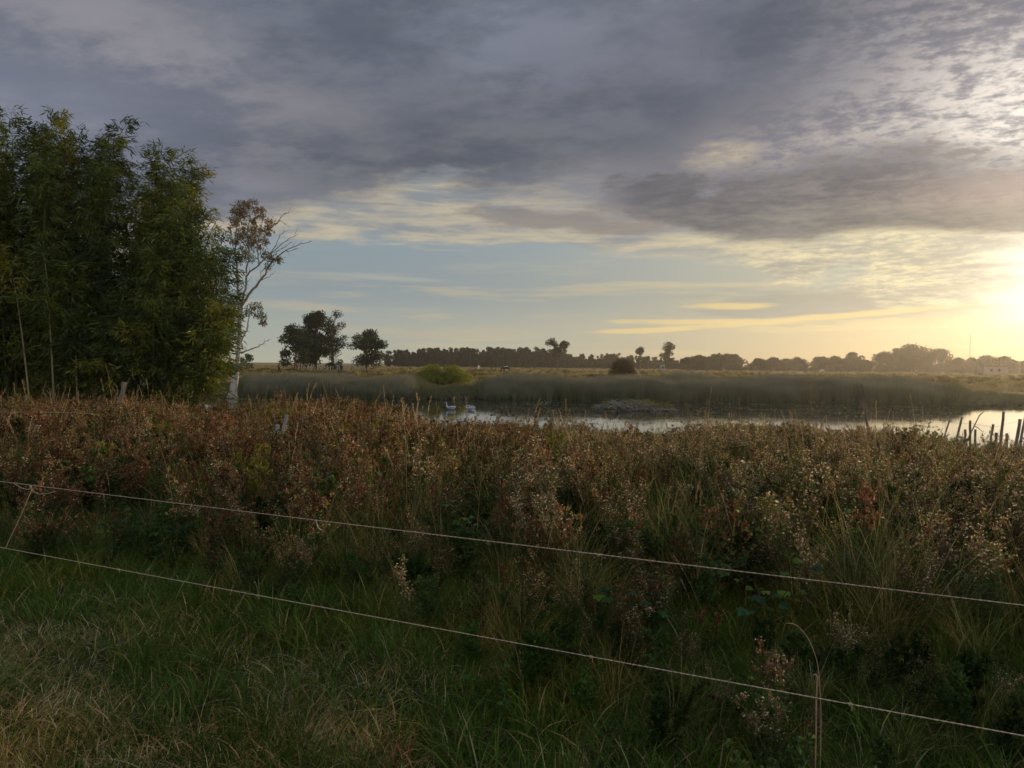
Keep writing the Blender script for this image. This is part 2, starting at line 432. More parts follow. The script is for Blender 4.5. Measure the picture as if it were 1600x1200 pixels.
# ---------------------------------------------------------------- instanced ground cover (stuff)
def scatter(name, protos, pos, rot, scl, idx, label, mat=None, category=None, props=True):
    """one object: its points carry plants; used only for cover nobody could count"""
    pc = bpy.data.collections.new(name + '_plants')
    for i, me in enumerate(protos):
        o = bpy.data.objects.new('%s_%02d' % (name, i), me); pc.objects.link(o)
    me = bpy.data.meshes.new(name); n = len(pos)
    me.vertices.add(n); me.vertices.foreach_set('co', np.asarray(pos, np.float32).ravel())
    for nm, ty, dat in (('rot', 'FLOAT_VECTOR', rot), ('scl', 'FLOAT', scl), ('idx', 'INT', idx)):
        a = me.attributes.new(nm, ty, 'POINT')
        a.data.foreach_set('vector' if ty == 'FLOAT_VECTOR' else 'value', np.asarray(dat, np.int32 if ty == 'INT' else np.float32).ravel())
    ob = bpy.data.objects.new(name, me); COL.objects.link(ob)
    ng = bpy.data.node_groups.new(name + '_cover', 'GeometryNodeTree')
    ng.interface.new_socket('Geometry', in_out='INPUT', socket_type='NodeSocketGeometry')
    ng.interface.new_socket('Geometry', in_out='OUTPUT', socket_type='NodeSocketGeometry')
    N, L = ng.nodes, ng.links
    gi = N.new('NodeGroupInput'); go = N.new('NodeGroupOutput')
    ip = N.new('GeometryNodeInstanceOnPoints'); ci = N.new('GeometryNodeCollectionInfo')
    ci.inputs['Collection'].default_value = pc; ci.inputs['Separate Children'].default_value = True; ci.inputs['Reset Children'].default_value = True
    ip.inputs['Pick Instance'].default_value = True
    def na(nm, ty):
        a = N.new('GeometryNodeInputNamedAttribute'); a.data_type = ty; a.inputs['Name'].default_value = nm; return a.outputs['Attribute']
    L.new(gi.outputs[0], ip.inputs['Points']); L.new(ci.outputs[0], ip.inputs['Instance'])
    L.new(na('idx', 'INT'), ip.inputs['Instance Index'])
    e2r = N.new('FunctionNodeEulerToRotation'); L.new(na('rot', 'FLOAT_VECTOR'), e2r.inputs[0]); L.new(e2r.outputs[0], ip.inputs['Rotation'])
    L.new(na('scl', 'FLOAT'), ip.inputs['Scale'])
    L.new(ip.outputs[0], go.inputs[0])
    md = ob.modifiers.new('cover', 'NODES'); md.node_group = ng
    tag(ob, label, category or name.replace('_', ' '), kind='stuff')
    return ob
# ---------------------------------------------------------------- terrain
def ss(a, b, x):
    t = np.clip((x - a) / (b - a), 0, 1); return t * t * (3 - 2 * t)
_wv = [(rng.uniform(0, 6.28), rng.uniform(0, 6.28), rng.uniform(0.6, 1.4)) for _ in range(24)]
def wav(x, y, L):                       # gentle pseudo random undulation of wavelength about L
    s = 0
    for i, (a, p, k) in enumerate(_wv[:10]):
        s = s + np.sin((x * np.cos(a) + y * np.sin(a)) * 6.283 / L * k + p)
    return s / 5
def ground(x, y):
    x = np.asarray(x, float); y = np.asarray(y, float)
    left = ss(2, -9, x)                                      # the near bank stands higher on the left
    near = 1.3 - ss(6, 24, y) * (1.0 - 0.62 * left)
    shore = 27.0 + 1.2 * wav(x, 0 * y + 3, 14) + 5.0 * left + 25 * ss(-14, -30, x)
    near = near - ss(shore - 3.5, shore + 3.0, y) * (near + 0.8)
    far0 = 64.0 + 0.8 * wav(x, 0 * y + 40, 22) + 2.0 * ss(-14, 2, x) - 4 * ss(24, 40, x)
    far = -0.8 + ss(far0 - 4, far0 + 3.5, y) * 1.15 + ss(far0 + 2, 100, y) * 1.0 + 0.12 * wav(x, y, 33) * ss(75, 110, y)
    h = np.where(y < (shore + far0) / 2, near, far)
    h = h + 0.035 * wav(x, y, 1.3) * ss(40, 5, y) + 0.05 * wav(y, x, 4.1) * ss(0.0, 0.8, h)
    return h + ss(60, -12, y) * 0
def gz(x, y): return float(ground(x, y))
def onground(px, py, lo=2.0, hi=900.0):
    """first place along the ray of a photo pixel that meets the ground"""
    d = ray(px, py); Y = np.concatenate([np.linspace(lo, 40, 1500), np.geomspace(40, hi, 3000)])
    P = CM[:3, 3][None] + d[None] * Y[:, None]
    k = np.argmax(P[:, 2] < ground(P[:, 0], P[:, 1]))
    return P[k]
def grid(xs, ys):
    X, Y = np.meshgrid(xs, ys); V = np.stack([X, Y, ground(X, Y)], -1).reshape(-1, 3)
    nx, ny = len(xs), len(ys)
    i = np.arange(ny - 1)[:, None] * nx + np.arange(nx - 1)[None]
    return V, np.stack([i, i + 1, i + 1 + nx, i + nx], -1).reshape(-1, 4)
sx = np.concatenate([-np.geomspace(6000, 32, 26), np.linspace(-30, 34, 130), np.geomspace(36, 6000, 26)])
sy = np.concatenate([-np.geomspace(3000, 12, 14), np.linspace(-10, 34, 150), np.linspace(34.6, 58, 16), np.linspace(59, 110, 70), np.geomspace(112, 9000, 40)])
V, F = grid(sx, sy)
gm, t, o = newmat('ground_soil')
g = t.n.new('ShaderNodeNewGeometry'); P = g.outputs['Position']
sp = t.n.new('ShaderNodeSeparateXYZ'); t.l.new(P, sp.inputs[0])
n1 = t.noise(P, 0.09, 5, 0.6); n2 = t.noise(P, 1.1, 5, 0.65); n3 = t.noise(P, 14, 4, 0.7)
past = t.mix(t.sm(n1, 0.38, 0.62), (0.22, 0.165, 0.066), (0.13, 0.12, 0.042))
past = t.mix(t.mul(t.sm(n2, 0.5, 0.66), 0.5), past, (0.08, 0.07, 0.028))
soil = t.mix(t.sm(n3, 0.35, 0.65), (0.018, 0.016, 0.008), (0.040, 0.034, 0.018))
c = t.mix(t.sm(sp.outputs[1], 66, 80), soil, past)
wet = t.sm(sp.outputs[2], 0.25, 0.02)
c = t.mix(wet, c, (0.016, 0.014, 0.009))
principled(t, o, c, 0.95, 0.1, n3, 0.03, 0.6)
mb = MB(); mb.add(V, F, (0.1, 0.1, 0.05)); go_ = mb.build('ground', gm)
tag(go_, kind='structure')

# ---------------------------------------------------------------- water
wm, t, o = newmat('pond_water')
g = t.n.new('ShaderNodeNewGeometry'); P = g.outputs['Position']
mp = t.n.new('ShaderNodeMapping'); mp.inputs['Scale'].default_value = (0.5, 1.0, 1.0); t.l.new(P, mp.inputs[0])
rip = t.add(t.noise(mp.outputs[0], 3.2, 3, 0.5), t.mul(t.noise(mp.outputs[0], 0.5, 2, 0.5), 0.8))
p = principled(t, o, (0.012, 0.013, 0.010), 0.03, 0.5, rip, 0.004, 0.55)
p.inputs['IOR'].default_value = 1.33
mb = MB(); mb.add([(-70, 22, 0), (90, 22, 0), (90, 72, 0), (-70, 72, 0)], [[0, 1, 2, 3]], (0, 0, 0))
wo = mb.build('water', wm); tag(wo, kind='structure')
# ---------------------------------------------------------------- small plants of the near bank
M_weed = leafmat('weed_leaf', 0.55, 0.45, 0.7, (0.50, 0.72, 0.45), 0.9)
M_grass = leafmat('grass_blade', 0.30, 0.40, 0.60, (1.35, 1.0, 0.62), 0.8)
M_reed = leafmat('reed_blade', 0.25, 0.25, 0.45, (0.8, 0.86, 0.8), 0.12)
M_past = leafmat('pasture_blade', 0.35, 0.35, 0.6, (0.7, 0.8, 0.55), 0.05)
RUST = [(0.20, 0.075, 0.040), (0.13, 0.045, 0.030), (0.26, 0.15, 0.065), (0.17, 0.11, 0.060), (0.10, 0.115, 0.035), (0.42, 0.31, 0.20)]
TAN = [(0.38, 0.29, 0.19), (0.25, 0.18, 0.11), (0.16, 0.11, 0.060), (0.52, 0.43, 0.32), (0.11, 0.12, 0.045)]
GRN = [(0.055, 0.090, 0.024), (0.080, 0.125, 0.030), (0.13, 0.15, 0.034), (0.045, 0.075, 0.034)]

def bushy(h, nst, leafcol, lw, nleaf, L, stemcol, green_low=True, heads=0, headcol=None, spread=0.28):
    """a branching herb: stems fork upward, leaves and seed clusters sit along the upper branches"""
    mb = MB(); P = []; D = []
    for s in range(nst):
        a = rng.uniform(0, 6.28); lean = rng.uniform(0.02, spread)
        hh = h * rng.uniform(0.72, 1.0)
        t = np.linspace(0, 1, 6)[:, None]
        dirv = np.array([np.cos(a), np.sin(a), 0]) * lean
        base = np.array([rng.normal(0, .03), rng.normal(0, .03), -0.03])
        pts = base + np.array([0, 0, hh]) * t + dirv * hh * t ** 1.5 + rng.normal(0, 0.008, (6, 3)) * t
        tube(mb, pts, np.linspace(0.0040, 0.0012, 6), stemcol, 3, False)
        nb = int(rng.integers(7, 12))
        for b in range(nb):
            tb = rng.uniform(0.28, 0.98); k = tb * 5; i = min(int(k), 4); p0 = pts[i] * (1 - (k - i)) + pts[i + 1] * (k - i)
            ab = rng.uniform(0, 6.28); Lb = hh * rng.uniform(0.14, 0.34) * (1.25 - tb)
            d = unit(np.array([np.cos(ab), np.sin(ab), rng.uniform(0.7, 1.7)]))
            tt = np.linspace(0, 1, 4)[:, None]
            bp = p0 + d * Lb * tt + np.array([0, 0, 0.15]) * Lb * tt ** 2
            tube(mb, bp, np.linspace(0.0022, 0.0009, 4), stemcol, 3, False)
            n = max(3, int(nleaf / nb)); u = rng.uniform(0.1, 1, n)[:, None]
            P.append(p0 + d * Lb * u + rng.normal(0, 0.009, (n, 3))); D.append(d + rdir(n) * 0.9)
    P = np.concatenate(P); D = np.concatenate(D); n = len(P)
    C = pick(leafcol, lw, n)
    if green_low:
        low = (P[:, 2] < h * rng.uniform(0.45, 0.6, n)); C[low] = pick(GRN, [2, 1, .6, 2], low.sum())
    sz = rng.uniform(0.6, 1.25, n) * L
    leaves(mb, P, D, rdir(n), sz, sz * rng.uniform(0.35, 0.6, n), jit(C, n, .3, .12))
    if heads:
        tip = P[:, 2] > h * 0.45
        q = P[tip]; m = min(heads, len(q)); q = q[rng.choice(len(q), m, replace=False)] + rng.normal(0, .02, (m, 3)) + [0, 0, .015]
        hc = pick(headcol, [3, 2, 1, 2, .3][:len(headcol)], m)
        for k in range(3):                       # tufted seed head: three crossed scales
            leaves(mb, q, rdir(m, 0.2, 1), rdir(m), rng.uniform(.009, .018, m), rng.uniform(.008, .014, m), jit(hc, m, .25, .06), 0.6)
    return mb
def ivy(h=0.5, n=26):
    mb = MB(); 
    for s in range(4):
        a = rng.uniform(0, 6.28); t = np.linspace(0, 1, 6)[:, None]
        pts = np.array([0, 0, h * rng.uniform(.6, 1)]) * t + np.array([np.cos(a), np.sin(a), 0]) * .25 * t ** 1.3
        tube(mb, pts, .003, (0.06, 0.08, 0.03), 3, False)
        m = n // 4; u = rng.uniform(0.25, 1, m); k = (u * 4.99).astype(int)
        p = pts[k] + (pts[k + 1] - pts[k]) * (u * 4.99 - k)[:, None] + rng.normal(0, .05, (m, 3))
        for lobes in (-0.7, 0, 0.7):            # three-lobed leaf
            yaw = rng.uniform(0, 6.28, m) if lobes == -0.7 else yaw
            d = np.stack([np.cos(yaw + lobes), np.sin(yaw + lobes), np.full(m, -0.25)], 1)
            if lobes == -0.7: cc = jit(pick([(0.07, 0.12, 0.035), (0.14, 0.19, 0.035), (0.05, 0.10, 0.05)], [2, 1, 2], m), m, .25); nn = unit(np.array([0, 0, 1.]) + rng.normal(0, .35, (m, 3))); ll = rng.uniform(.035, .07, m)
            leaves(mb, p, d, nn, ll * (1.15 if lobes == 0 else 0.9), ll * .75, cc, .5)
    return mb
def tuft(n, rad, L, W, col, w, lean=0.5, bend=0.7, tip=None, lj=0.35):
    mb = MB()
    r = rad * np.sqrt(rng.uniform(0, 1, n)); a = rng.uniform(0, 6.28, n)
    p = np.stack([r * np.cos(a), r * np.sin(a), np.full(n, -0.01)], 1)
    a2 = a + rng.normal(0, 0.9, n); k = rng.uniform(0, 1, n) ** 1.3 * lean
    d = np.stack([np.cos(a2) * k, np.sin(a2) * k, np.ones(n)], 1)
    blades(mb, p, d, L * rng.uniform(1 - lj, 1 + lj, n), W * rng.uniform(.6, 1.3, n), rng.uniform(0.1, 1, n) * bend, jit(pick(col, w, n), n, .3, .12), 4, tip)
    return mb
def stalk(h):
    """tall dry grass stalk with a feathery head"""
    mb = MB()
    for s in range(int(rng.integers(2, 5))):
        a = rng.uniform(0, 6.28); t = np.linspace(0, 1, 9)[:, None]; hh = h * rng.uniform(.6, 1)
        dv = np.array([np.cos(a), np.sin(a), 0])
        pts = np.array([rng.normal(0, .04), rng.normal(0, .04), 0]) + np.array([0, 0, hh]) * t + dv * hh * (0.04 * t + rng.uniform(.05, .25) * t ** 3)
        tube(mb, pts, np.linspace(.0036, .0012, 9), jit((0.33, 0.26, 0.13), 9, .1), 3, False)
        m = 46; u = rng.uniform(.80, 1, m); k = np.minimum((u * 8).astype(int), 7)
        p = pts[k] + (pts[k + 1] - pts[k]) * (u * 8 - k)[:, None]
        leaves(mb, p, unit(pts[-1] - pts[-3]) + rdir(m) * .45, rdir(m), rng.uniform(.02, .05, m), .006, jit((0.32, 0.22, 0.13), m))
        b = 4; u = rng.uniform(.1, .6, b); k = (u * 8).astype(int)
        blades(mb, pts[k], rdir(b, .4, .9), .25 * rng.uniform(.6, 1.2, b), .008, .9, jit((0.22, 0.18, 0.07), b))
    return mb

rust = [bushy(rng.uniform(.85, 1.05), 5, RUST, [3, 2, 3, 3, 3.2, 1.4], 190, .032, (0.12, 0.05, 0.03), heads=50, headcol=TAN) for _ in range(4)]
redd = [bushy(.95, 4, RUST, [4, 4, 1, 1, 2.2, .4], 210, .028, (0.10, 0.03, 0.025)) for _ in range(2)]
pale = [bushy(rng.uniform(.85, 1.0), 5, RUST, [1, .6, 2, 2, 6, 1.5], 200, .024, (0.14, 0.10, 0.055), heads=125, headcol=TAN) for _ in range(4)]
gold = [bushy(1.05, 4, [(0.20, 0.19, 0.03), (0.12, 0.13, 0.03), (0.24, 0.16, 0.04)], [3, 3, 1], 420, .034, (0.10, 0.09, 0.03), False) for _ in range(2)]
leafy = [bushy(.65, 5, GRN, [2, 2, 1, 2], 330, .045, (0.06, 0.06, 0.025), False, spread=.5) for _ in range(3)]
ivies = [ivy(), ivy(.6, 34)]
GC = [(0.060, 0.095, 0.022), (0.11, 0.13, 0.030), (0.26, 0.21, 0.08), (0.38, 0.31, 0.16), (0.045, 0.075, 0.022)]
tall_g = [tuft(110, .12, .75, .0065, GC, [2, 3, 3, 1.2, 1], .45, .9) for _ in range(3)]
mid_g = [tuft(80, .14, .42, .006, GC, [4, 4, 2, .8, 3], .7, .9) for _ in range(3)]
stalks = [stalk(1.35), stalk(1.5), stalk(1.2)]
protoL = rust + redd + pale + gold + leafy + ivies + tall_g + mid_g + stalks
k0 = 0; IX = {}
for nm, lst in (('rust', rust), ('redd', redd), ('pale', pale), ('gold', gold), ('leafy', leafy), ('ivy', ivies), ('tall', tall_g), ('mid', mid_g), ('stalk', stalks)):
    IX[nm] = list(range(k0, k0 + len(lst))); k0 += len(lst)
protoM = [m.mesh('weed_%02d' % i, M_grass if i in IX['tall'] + IX['mid'] else M_weed) for i, m in enumerate(protoL)]

def fence_line(X): return 5.25 - (X + 3.5) * 0.519
def weed_edge(X): return fence_line(X) + 0.72 + 0.62 * ss(-4.5, -1.2, X) + 0.30 * wav(X, 0 * X, 2.3)
n = 21000
Y = 28.5 * np.sqrt(rng.uniform(0.012, 1, n)); X = (rng.uniform(-1, 1, n)) * (0.76 * Y + 3.0)
Z = ground(X, Y)
ok = (Y > weed_edge(X) + rng.exponential(.35, n) * ss(.1, 1, rng.uniform(0, 1, n))) & (Z > 0.03)
X, Y, Z = X[ok], Y[ok], Z[ok]; n = len(X)
px = 800 + 1200 * X / Y                              # where it stands across the view, for the mix of kinds
fr = ss(500, 1150, px) ; f1 = wav(X, Y, 2.6); f2 = wav(Y + 7, X, 3.7); f3 = wav(X - 9, Y, 1.7)
kind = np.empty(n, object); u = rng.uniform(0, 1, n)
wts = {'rust': 2.2 * (1 - fr) * (1 + .7 * f1) + .25, 'redd': (.8 + 3.2 * (f3 > .35)) * (1 - fr) + .25, 'pale': 2.5 * fr * (1 + .5 * f2) + .5,
       'gold': .03 + .5 * (wav(X + 3, Y - 5, 2.9) > .75), 'leafy': .9 + 2.6 * (f2 > .45), 'ivy': .25 + .9 * (f1 > .55),
       'tall': 1.5 + 2.2 * (f3 < -.3), 'mid': 1.7 + 0.6 * (1 - ss(0, 1.0, Y - weed_edge(X))), 'stalk': .30 + .22 * (Y > 9)}
names = list(wts); W = np.stack([np.maximum(np.broadcast_to(wts[k], (n,)), 0) for k in names], 1); W = np.cumsum(W / W.sum(1, keepdims=True), 1)
kid = (u[:, None] > W).sum(1)
idx = np.array([rng.choice(IX[names[k]]) for k in kid])
edge_d = np.clip((Y - weed_edge(X)) / 1.5, 0, 1)
hs = (0.58 + 0.42 * edge_d) * rng.uniform(.72, 1.05, n) * (1.0 + .20 * wav(X, Y, 2.4) + .12 * wav(Y, X, 6))
skyl = np.interp(px, [-100, 0, 200, 260, 330, 420, 500, 545, 600, 635, 655, 700, 770, 800, 880, 940, 1000, 1080, 1100, 1180, 1262, 1290, 1350, 1420, 1490, 1530, 1600, 1700],
                 [612, 612, 608, 622, 630, 628, 618, 612, 622, 630, 652, 656, 656, 648, 650, 660, 670, 668, 652, 655, 645, 664, 660, 668, 684, 692, 694, 694])
cap = (EYE - (skyl - 568 - (px - 800) * .0096 + np.where(rng.uniform(0, 1, n) < .12, -rng.uniform(3, 26, n), rng.uniform(-4, 20, n) + 5 * wav(X, Y, 1.6))) * Y / 1200 - Z) / .98
hs = np.clip(hs * (1 + .25 * ss(8, 16, Y)), .18, np.maximum(cap, .2))
hs = np.where(np.isin(kid, [names.index('stalk')]), hs * rng.uniform(.75, 1.1, n), hs)
m = 400                                              # low mixed growth thinning out into the mown grass
X2 = -2.2 + 6.7 * rng.uniform(0, 1, m) ** .7; Y2 = weed_edge(X2) - rng.exponential(.15 + .65 * ss(-1.5, 1.6, X2)); k2 = (Y2 > 1.7) & (np.abs(X2) < .76 * Y2 + 1)
X2, Y2 = X2[k2], Y2[k2]; m = len(X2); q2 = rng.uniform(0, 1, m)
idx2 = np.array([rng.choice(IX['mid'] if a < .52 else IX['leafy'] if a < .74 else IX['tall'] if a < .84 else IX['pale'] if a < .93 else IX['rust'] if a < .97 else IX['ivy']) for a in q2])
X = np.append(X, X2); Y = np.append(Y, Y2); Z = np.append(Z, ground(X2, Y2)); idx = np.append(idx, idx2); hs = np.append(hs, rng.uniform(.28, .62, m)); n = len(X)
rot = np.stack([rng.normal(0, .10, n), rng.normal(0, .10, n), rng.uniform(0, 6.28, n)], 1)
scatter('weeds', protoM, np.stack([X, Y, Z], 1), rot, hs, idx, 'dense rust red and tan weeds covering the near bank up to the pond')

# ---------------------------------------------------------------- mown grass in front
LC = [(0.052, 0.098, 0.018), (0.085, 0.130, 0.024), (0.20, 0.17, 0.05), (0.34, 0.27, 0.13)]
lawnP = [tuft(56, .13, .085, .0060, LC, [6, 5, .5, .25], 1.1, .9, lj=.6) for _ in range(4)] \
      + [tuft(44, .12, .14, .0062, LC, [6, 5, .6, .3], .8, .9, lj=.5) for _ in range(3)] \
      + [tuft(50, .14, .11, .0050, [(0.48, 0.40, 0.23), (0.36, 0.27, 0.11), (0.16, 0.18, 0.045)], [3, 3, 2.5], 1.7, 1.6, lj=.6) for _ in range(3)] \
      + [tuft(30, .08, .22, .0062, LC, [5, 5, .8, .5], .55, .9, lj=.4) for _ in range(2)]
lawnM = [m.mesh('lawn_%02d' % i, M_grass) for i, m in enumerate(lawnP)]
n = 19000
X = rng.uniform(-7.5, 6.5, n); Y = rng.uniform(0.6, 10.5, n)
ok = (Y < weed_edge(X) + 2.2) & (np.abs(X) < .76 * Y + 1.6)
X, Y = X[ok], Y[ok]; n = len(X); Z = ground(X, Y)
dry = wav(X, Y, 1.1) * .6 + wav(Y, X, 2.3) * .6
px_ = 800 + 1200 * X / Y; py_ = 570 + 1200 * (EYE - Z) / Y
dryp = np.exp(-(((px_ - 500) / 90) ** 2 + ((py_ - 1150) / 70) ** 2)) * 1.1 + np.exp(-(((px_ - 160) / 90) ** 2 + ((py_ - 1010) / 45) ** 2)) * .35 + .60 * ss(0, 110, py_ - (945 + .55 * px_))
q = rng.uniform(0, 1, n); pd = np.clip(.07 + .10 * dry + dryp, 0.03, .92)
idx = np.where(q < pd, rng.integers(7, 10, n), np.where(rng.uniform(0, 1, n) < .10 + .22 * ss(-2.5, 0, Y - weed_edge(X)), rng.integers(10, 12, n), np.where(wav(X, Y, 1.9) > .1, rng.integers(4, 7, n), rng.integers(0, 4, n))))
rot = np.stack([rng.normal(0, .08, n), rng.normal(0, .08, n), rng.uniform(0, 6.28, n)], 1)
scatter('lawn_grass', lawnM, np.stack([X, Y, Z], 1), rot, rng.uniform(.75, 1.35, n), idx, 'short green grass with dry straw patches in front of the rope fence')

# ---------------------------------------------------------------- reed belt on the far bank
RC = [(0.070, 0.100, 0.048), (0.10, 0.130, 0.062), (0.24, 0.22, 0.13), (0.042, 0.062, 0.032)]
reedP = [tuft(150, .42, 1.75, .016, RC, [4, 3, 1, 2], .16, .22, (0.20, 0.19, 0.13), .22) for _ in range(4)] + [tuft(110, .40, 1.2, .016, RC, [3, 4, 2, 1], .3, .5, (0.12, 0.12, 0.06), .35) for _ in range(2)]
reedM = [m.mesh('reed_%02d' % i, M_reed) for i, m in enumerate(reedP)]
n = 16000
X = rng.uniform(-30, 48, n); Y = rng.uniform(59, 78, n)
px = 800 + 1200 * X / Y; Z = ground(X, Y)
top = np.interp(px, [250, 370, 390, 480, 560, 600, 640, 662, 690, 742, 760, 800, 900, 1100, 1300, 1420, 1490, 1520, 1600],
                [.35, .45, 1.5, 1.7, 1.6, 1.45, 1.5, .7, .35, .4, 1.35, 1.55, 1.7, 1.85, 1.8, 1.7, 1.0, .35, .3])
ok = (Z > -.12) & (Z < .62) & (rng.uniform(0, 1, n) < np.where(top > 1, .75, .5))
X, Y, Z, top = X[ok], Y[ok], Z[ok], top[ok]; n = len(X)
sc = .80 * top / 1.75 * rng.uniform(.70, 1.15, n) * (1 + .20 * wav(X, Y, 11) + .14 * wav(X, Y, 7) + .10 * wav(Y, X, 2.5)) * (1 - .25 * ss(.5, 1.1, Z))
idx = np.where(top < 1.1, rng.integers(4, 6, n), rng.integers(0, 4, n)); sc = np.where(top < 1.1, top * rng.uniform(.6, 1.1, n), sc)
rot = np.stack([rng.normal(0, .05, n), rng.normal(0, .05, n), rng.uniform(0, 6.28, n)], 1)
scatter('reeds', reedM, np.stack([X, Y, Z], 1), rot, sc, idx, 'dark grey green reed belt along the far edge of the pond')

# ---------------------------------------------------------------- pasture grass and tussocks
PC = [(0.30, 0.22, 0.085), (0.20, 0.17, 0.06), (0.34, 0.27, 0.14), (0.11, 0.11, 0.035)]
pastP = [tuft(50, .5, .34, .02, PC, [4, 3, 2, 2], .8, .6) for _ in range(4)] + [tuft(90, .35, .62, .03, [(0.06, 0.045, 0.022), (0.09, 0.062, 0.028), (0.04, 0.04, 0.018)], [3, 2, 2], 1.0, .8) for _ in range(3)]
pastM = [m.mesh('pasture_%02d' % i, M_past) for i, m in enumerate(pastP)]
n = 20000
Y = 68 / (1 - rng.uniform(0, 1, n) * (1 - 68 / 420)) ; X = rng.uniform(-1, 1, n) * (.74 * Y + 4)
Z = ground(X, Y); ok = Z > .7; X, Y, Z = X[ok], Y[ok], Z[ok]; n = len(X)
tk = (rng.uniform(0, 1, n) < .085 * (1 + 1.0 * (wav(X, Y, 60) > 0))) & (Y > 90)
idx = np.where(tk, rng.integers(4, 7, n), rng.integers(0, 4, n))
sc = np.where(tk, rng.uniform(.6, 1.15, n), rng.uniform(.5, 1.1, n) * (1 + (Y - 68) / 260))
rot = np.stack([0 * X, 0 * X, rng.uniform(0, 6.28, n)], 1)
scatter('pasture_grass', pastM, np.stack([X, Y, Z], 1), rot, sc, idx, 'golden brown pasture grass with dark tussocks beyond the reeds')

# ---------------------------------------------------------------- plants floating on the pond
n = 1500
X = rng.uniform(-26, 44, n); Y = rng.uniform(38, 66, n); px = 800 + 1200 * X / Y
py = 570 + 3600 / Y
dens = np.where(px < 640, ss(622, 628, py) * .9, np.where(px > 1500, 0, .10 + .9 * np.exp(-((py - 638) / 9.0) ** 2) * (px > 760)))
dens = dens * (.35 + .65 * (wav(X, Y, 3) > -.1))
ok = (rng.uniform(0, 1, n) < dens) & (ground(X, Y) < -.05); X, Y = X[ok], Y[ok]; n = len(X)
fm = leafmat('floating_leaf', .3, .1)
fp = []
for k in range(3):
    m = 26; mb = MB(); r = .55 * np.sqrt(rng.uniform(0, 1, m)); a = rng.uniform(0, 6.28, m)
    p = np.stack([r * np.cos(a) * 1.6, r * np.sin(a), rng.uniform(.006, .03, m)], 1)
    d = rdir(m, -.05, .15); leaves(mb, p, d, np.array([0, 0, 1.0]) + rng.normal(0, .2, (m, 3)), rng.uniform(.08, .2, m), rng.uniform(.06, .12, m), jit(pick([(0.10, 0.11, 0.06), (0.16, 0.15, 0.10), (0.06, 0.08, 0.03)], [3, 2, 2], m), m))
    fp.append(mb.mesh('float_%02d' % k, fm))
rot = np.stack([0 * X, 0 * X, rng.uniform(0, 6.28, n)], 1)
scatter('floating_plants', fp, np.stack([X, Y, 0 * X + .004], 1), rot, rng.uniform(.6, 1.4, n), rng.integers(0, 3, n), 'small pale floating leaves scattered over the dark far side of the pond')
# ---------------------------------------------------------------- bamboo
M_bam = leafmat('bamboo_leaf', 0.0, 0.38, 0.55, (1.2, 1.12, 0.8), 0.8, 0.02)
M_culm = leafmat('bamboo_culm', 0.0, 0.0, 0.3, (0.8, 0.8, 0.6), 2.0)
BL = [(0.044, 0.068, 0.009), (0.080, 0.102, 0.011), (0.150, 0.150, 0.015), (0.024, 0.040, 0.008)]
def bez(a, b, c, n):
    t = np.linspace(0, 1, n)[:, None]; return a * (1 - t) ** 2 + 2 * b * t * (1 - t) + c * t * t
def spray(mb, p0, d, L, nl, ll, col, w=.16):
    """a leafy bamboo branchlet: thin drooping twig with fans of long narrow leaves"""
    t = np.linspace(0, 1, 5)[:, None]
    pts = p0 + d * L * t + np.array([0, 0, -1.0]) * L * .42 * t ** 2
    u = rng.uniform(.12, 1, nl) ** .8; k = np.minimum((u * 4).astype(int), 3)
    p = pts[k] + (pts[k + 1] - pts[k]) * (u * 4 - k)[:, None] + rng.normal(0, .05 + L * .05, (nl, 3))
    dd = unit(pts[-1] - pts[0]) * .9 + rdir(nl) * .75 + [0, 0, -.35]
    l = rng.uniform(.6, 1.2, nl) * ll
    leaves(mb, p, dd, rdir(nl, .2, 1), l, l * w, jit(col, nl, .28, .10), .35)
    return pts
def bamboo(name, label, culms, parts, Lmul=1.0):
    """culms = (base, tip, sag, leaf density, first leaf height); parts = indices of culms that show as bare poles"""
    b0 = np.mean([c[0] for c in culms], 0)
    root = empty(name, tuple(b0)); tag(root, label, 'bamboo', 'bamboo clumps left of the pond')
    fol = MB(); tw = MB()
    for ci, (b, tip, sag, dens, t0) in enumerate(culms):
        b = np.array(b) - b0; tip = np.array(tip) - b0; H = tip[2] - b[2]
        mid = b * .45 + tip * .55; mid[2] = b[2] + H * (0.78 + sag)
        pts = bez(b, mid, tip, 26)
        pale = ci in parts
        r = np.linspace(.034 if pale else .035, .005, 26)
        cc = np.array((0.20, 0.165, 0.09)) if pale else np.array((0.07, 0.075, 0.028))
        if pale:
            cm = MB(); tube(cm, pts, r, jit(cc, 26, .12, .04), 6, False)
            for k in range(2, 24, 1): tube(cm, np.stack([pts[k] - [0, 0, .012], pts[k] + [0, 0, .012]]), r[k] * 1.22, cc * .6, 6, False)
            cm.build('culm', M_culm, root)
        else: tube(tw, pts, r, jit(cc, 26, .2, .05), 4, False)
        nn = int(34 * dens * max(H, 3) / 9)
        base = np.array(BL[int(rng.choice(4, p=[.4, .3, .14, .16]))])
        for j in range(nn):
            t = t0 + (1 - t0) * (j + rng.uniform(0, 1)) / nn; k = min(int(t * 25), 24)
            p0 = pts[k] + (pts[k + 1] - pts[k]) * (t * 25 - k)
            for q in range(2 if t < .9 else 1):
                a = rng.uniform(0, 6.28); L = Lmul * rng.uniform(.5, 1.25) * (1.25 - .85 * t) 
                d = np.array([np.cos(a), np.sin(a), rng.uniform(.15, .75) + .5 * (t > .85)])
                d = unit(d); nl = int(rng.integers(16, 28)); 
                sp_ = spray(fol, p0, d, L, nl, .25, base * rng.uniform(.8, 1.25), .17)
                if rng.uniform() < .3: tube(tw, sp_, .006, (0.07, 0.07, 0.03), 3, False)
    tw.build('stems', M_culm, root); fol.build('foliage', M_bam, root, smooth=False)
    return root
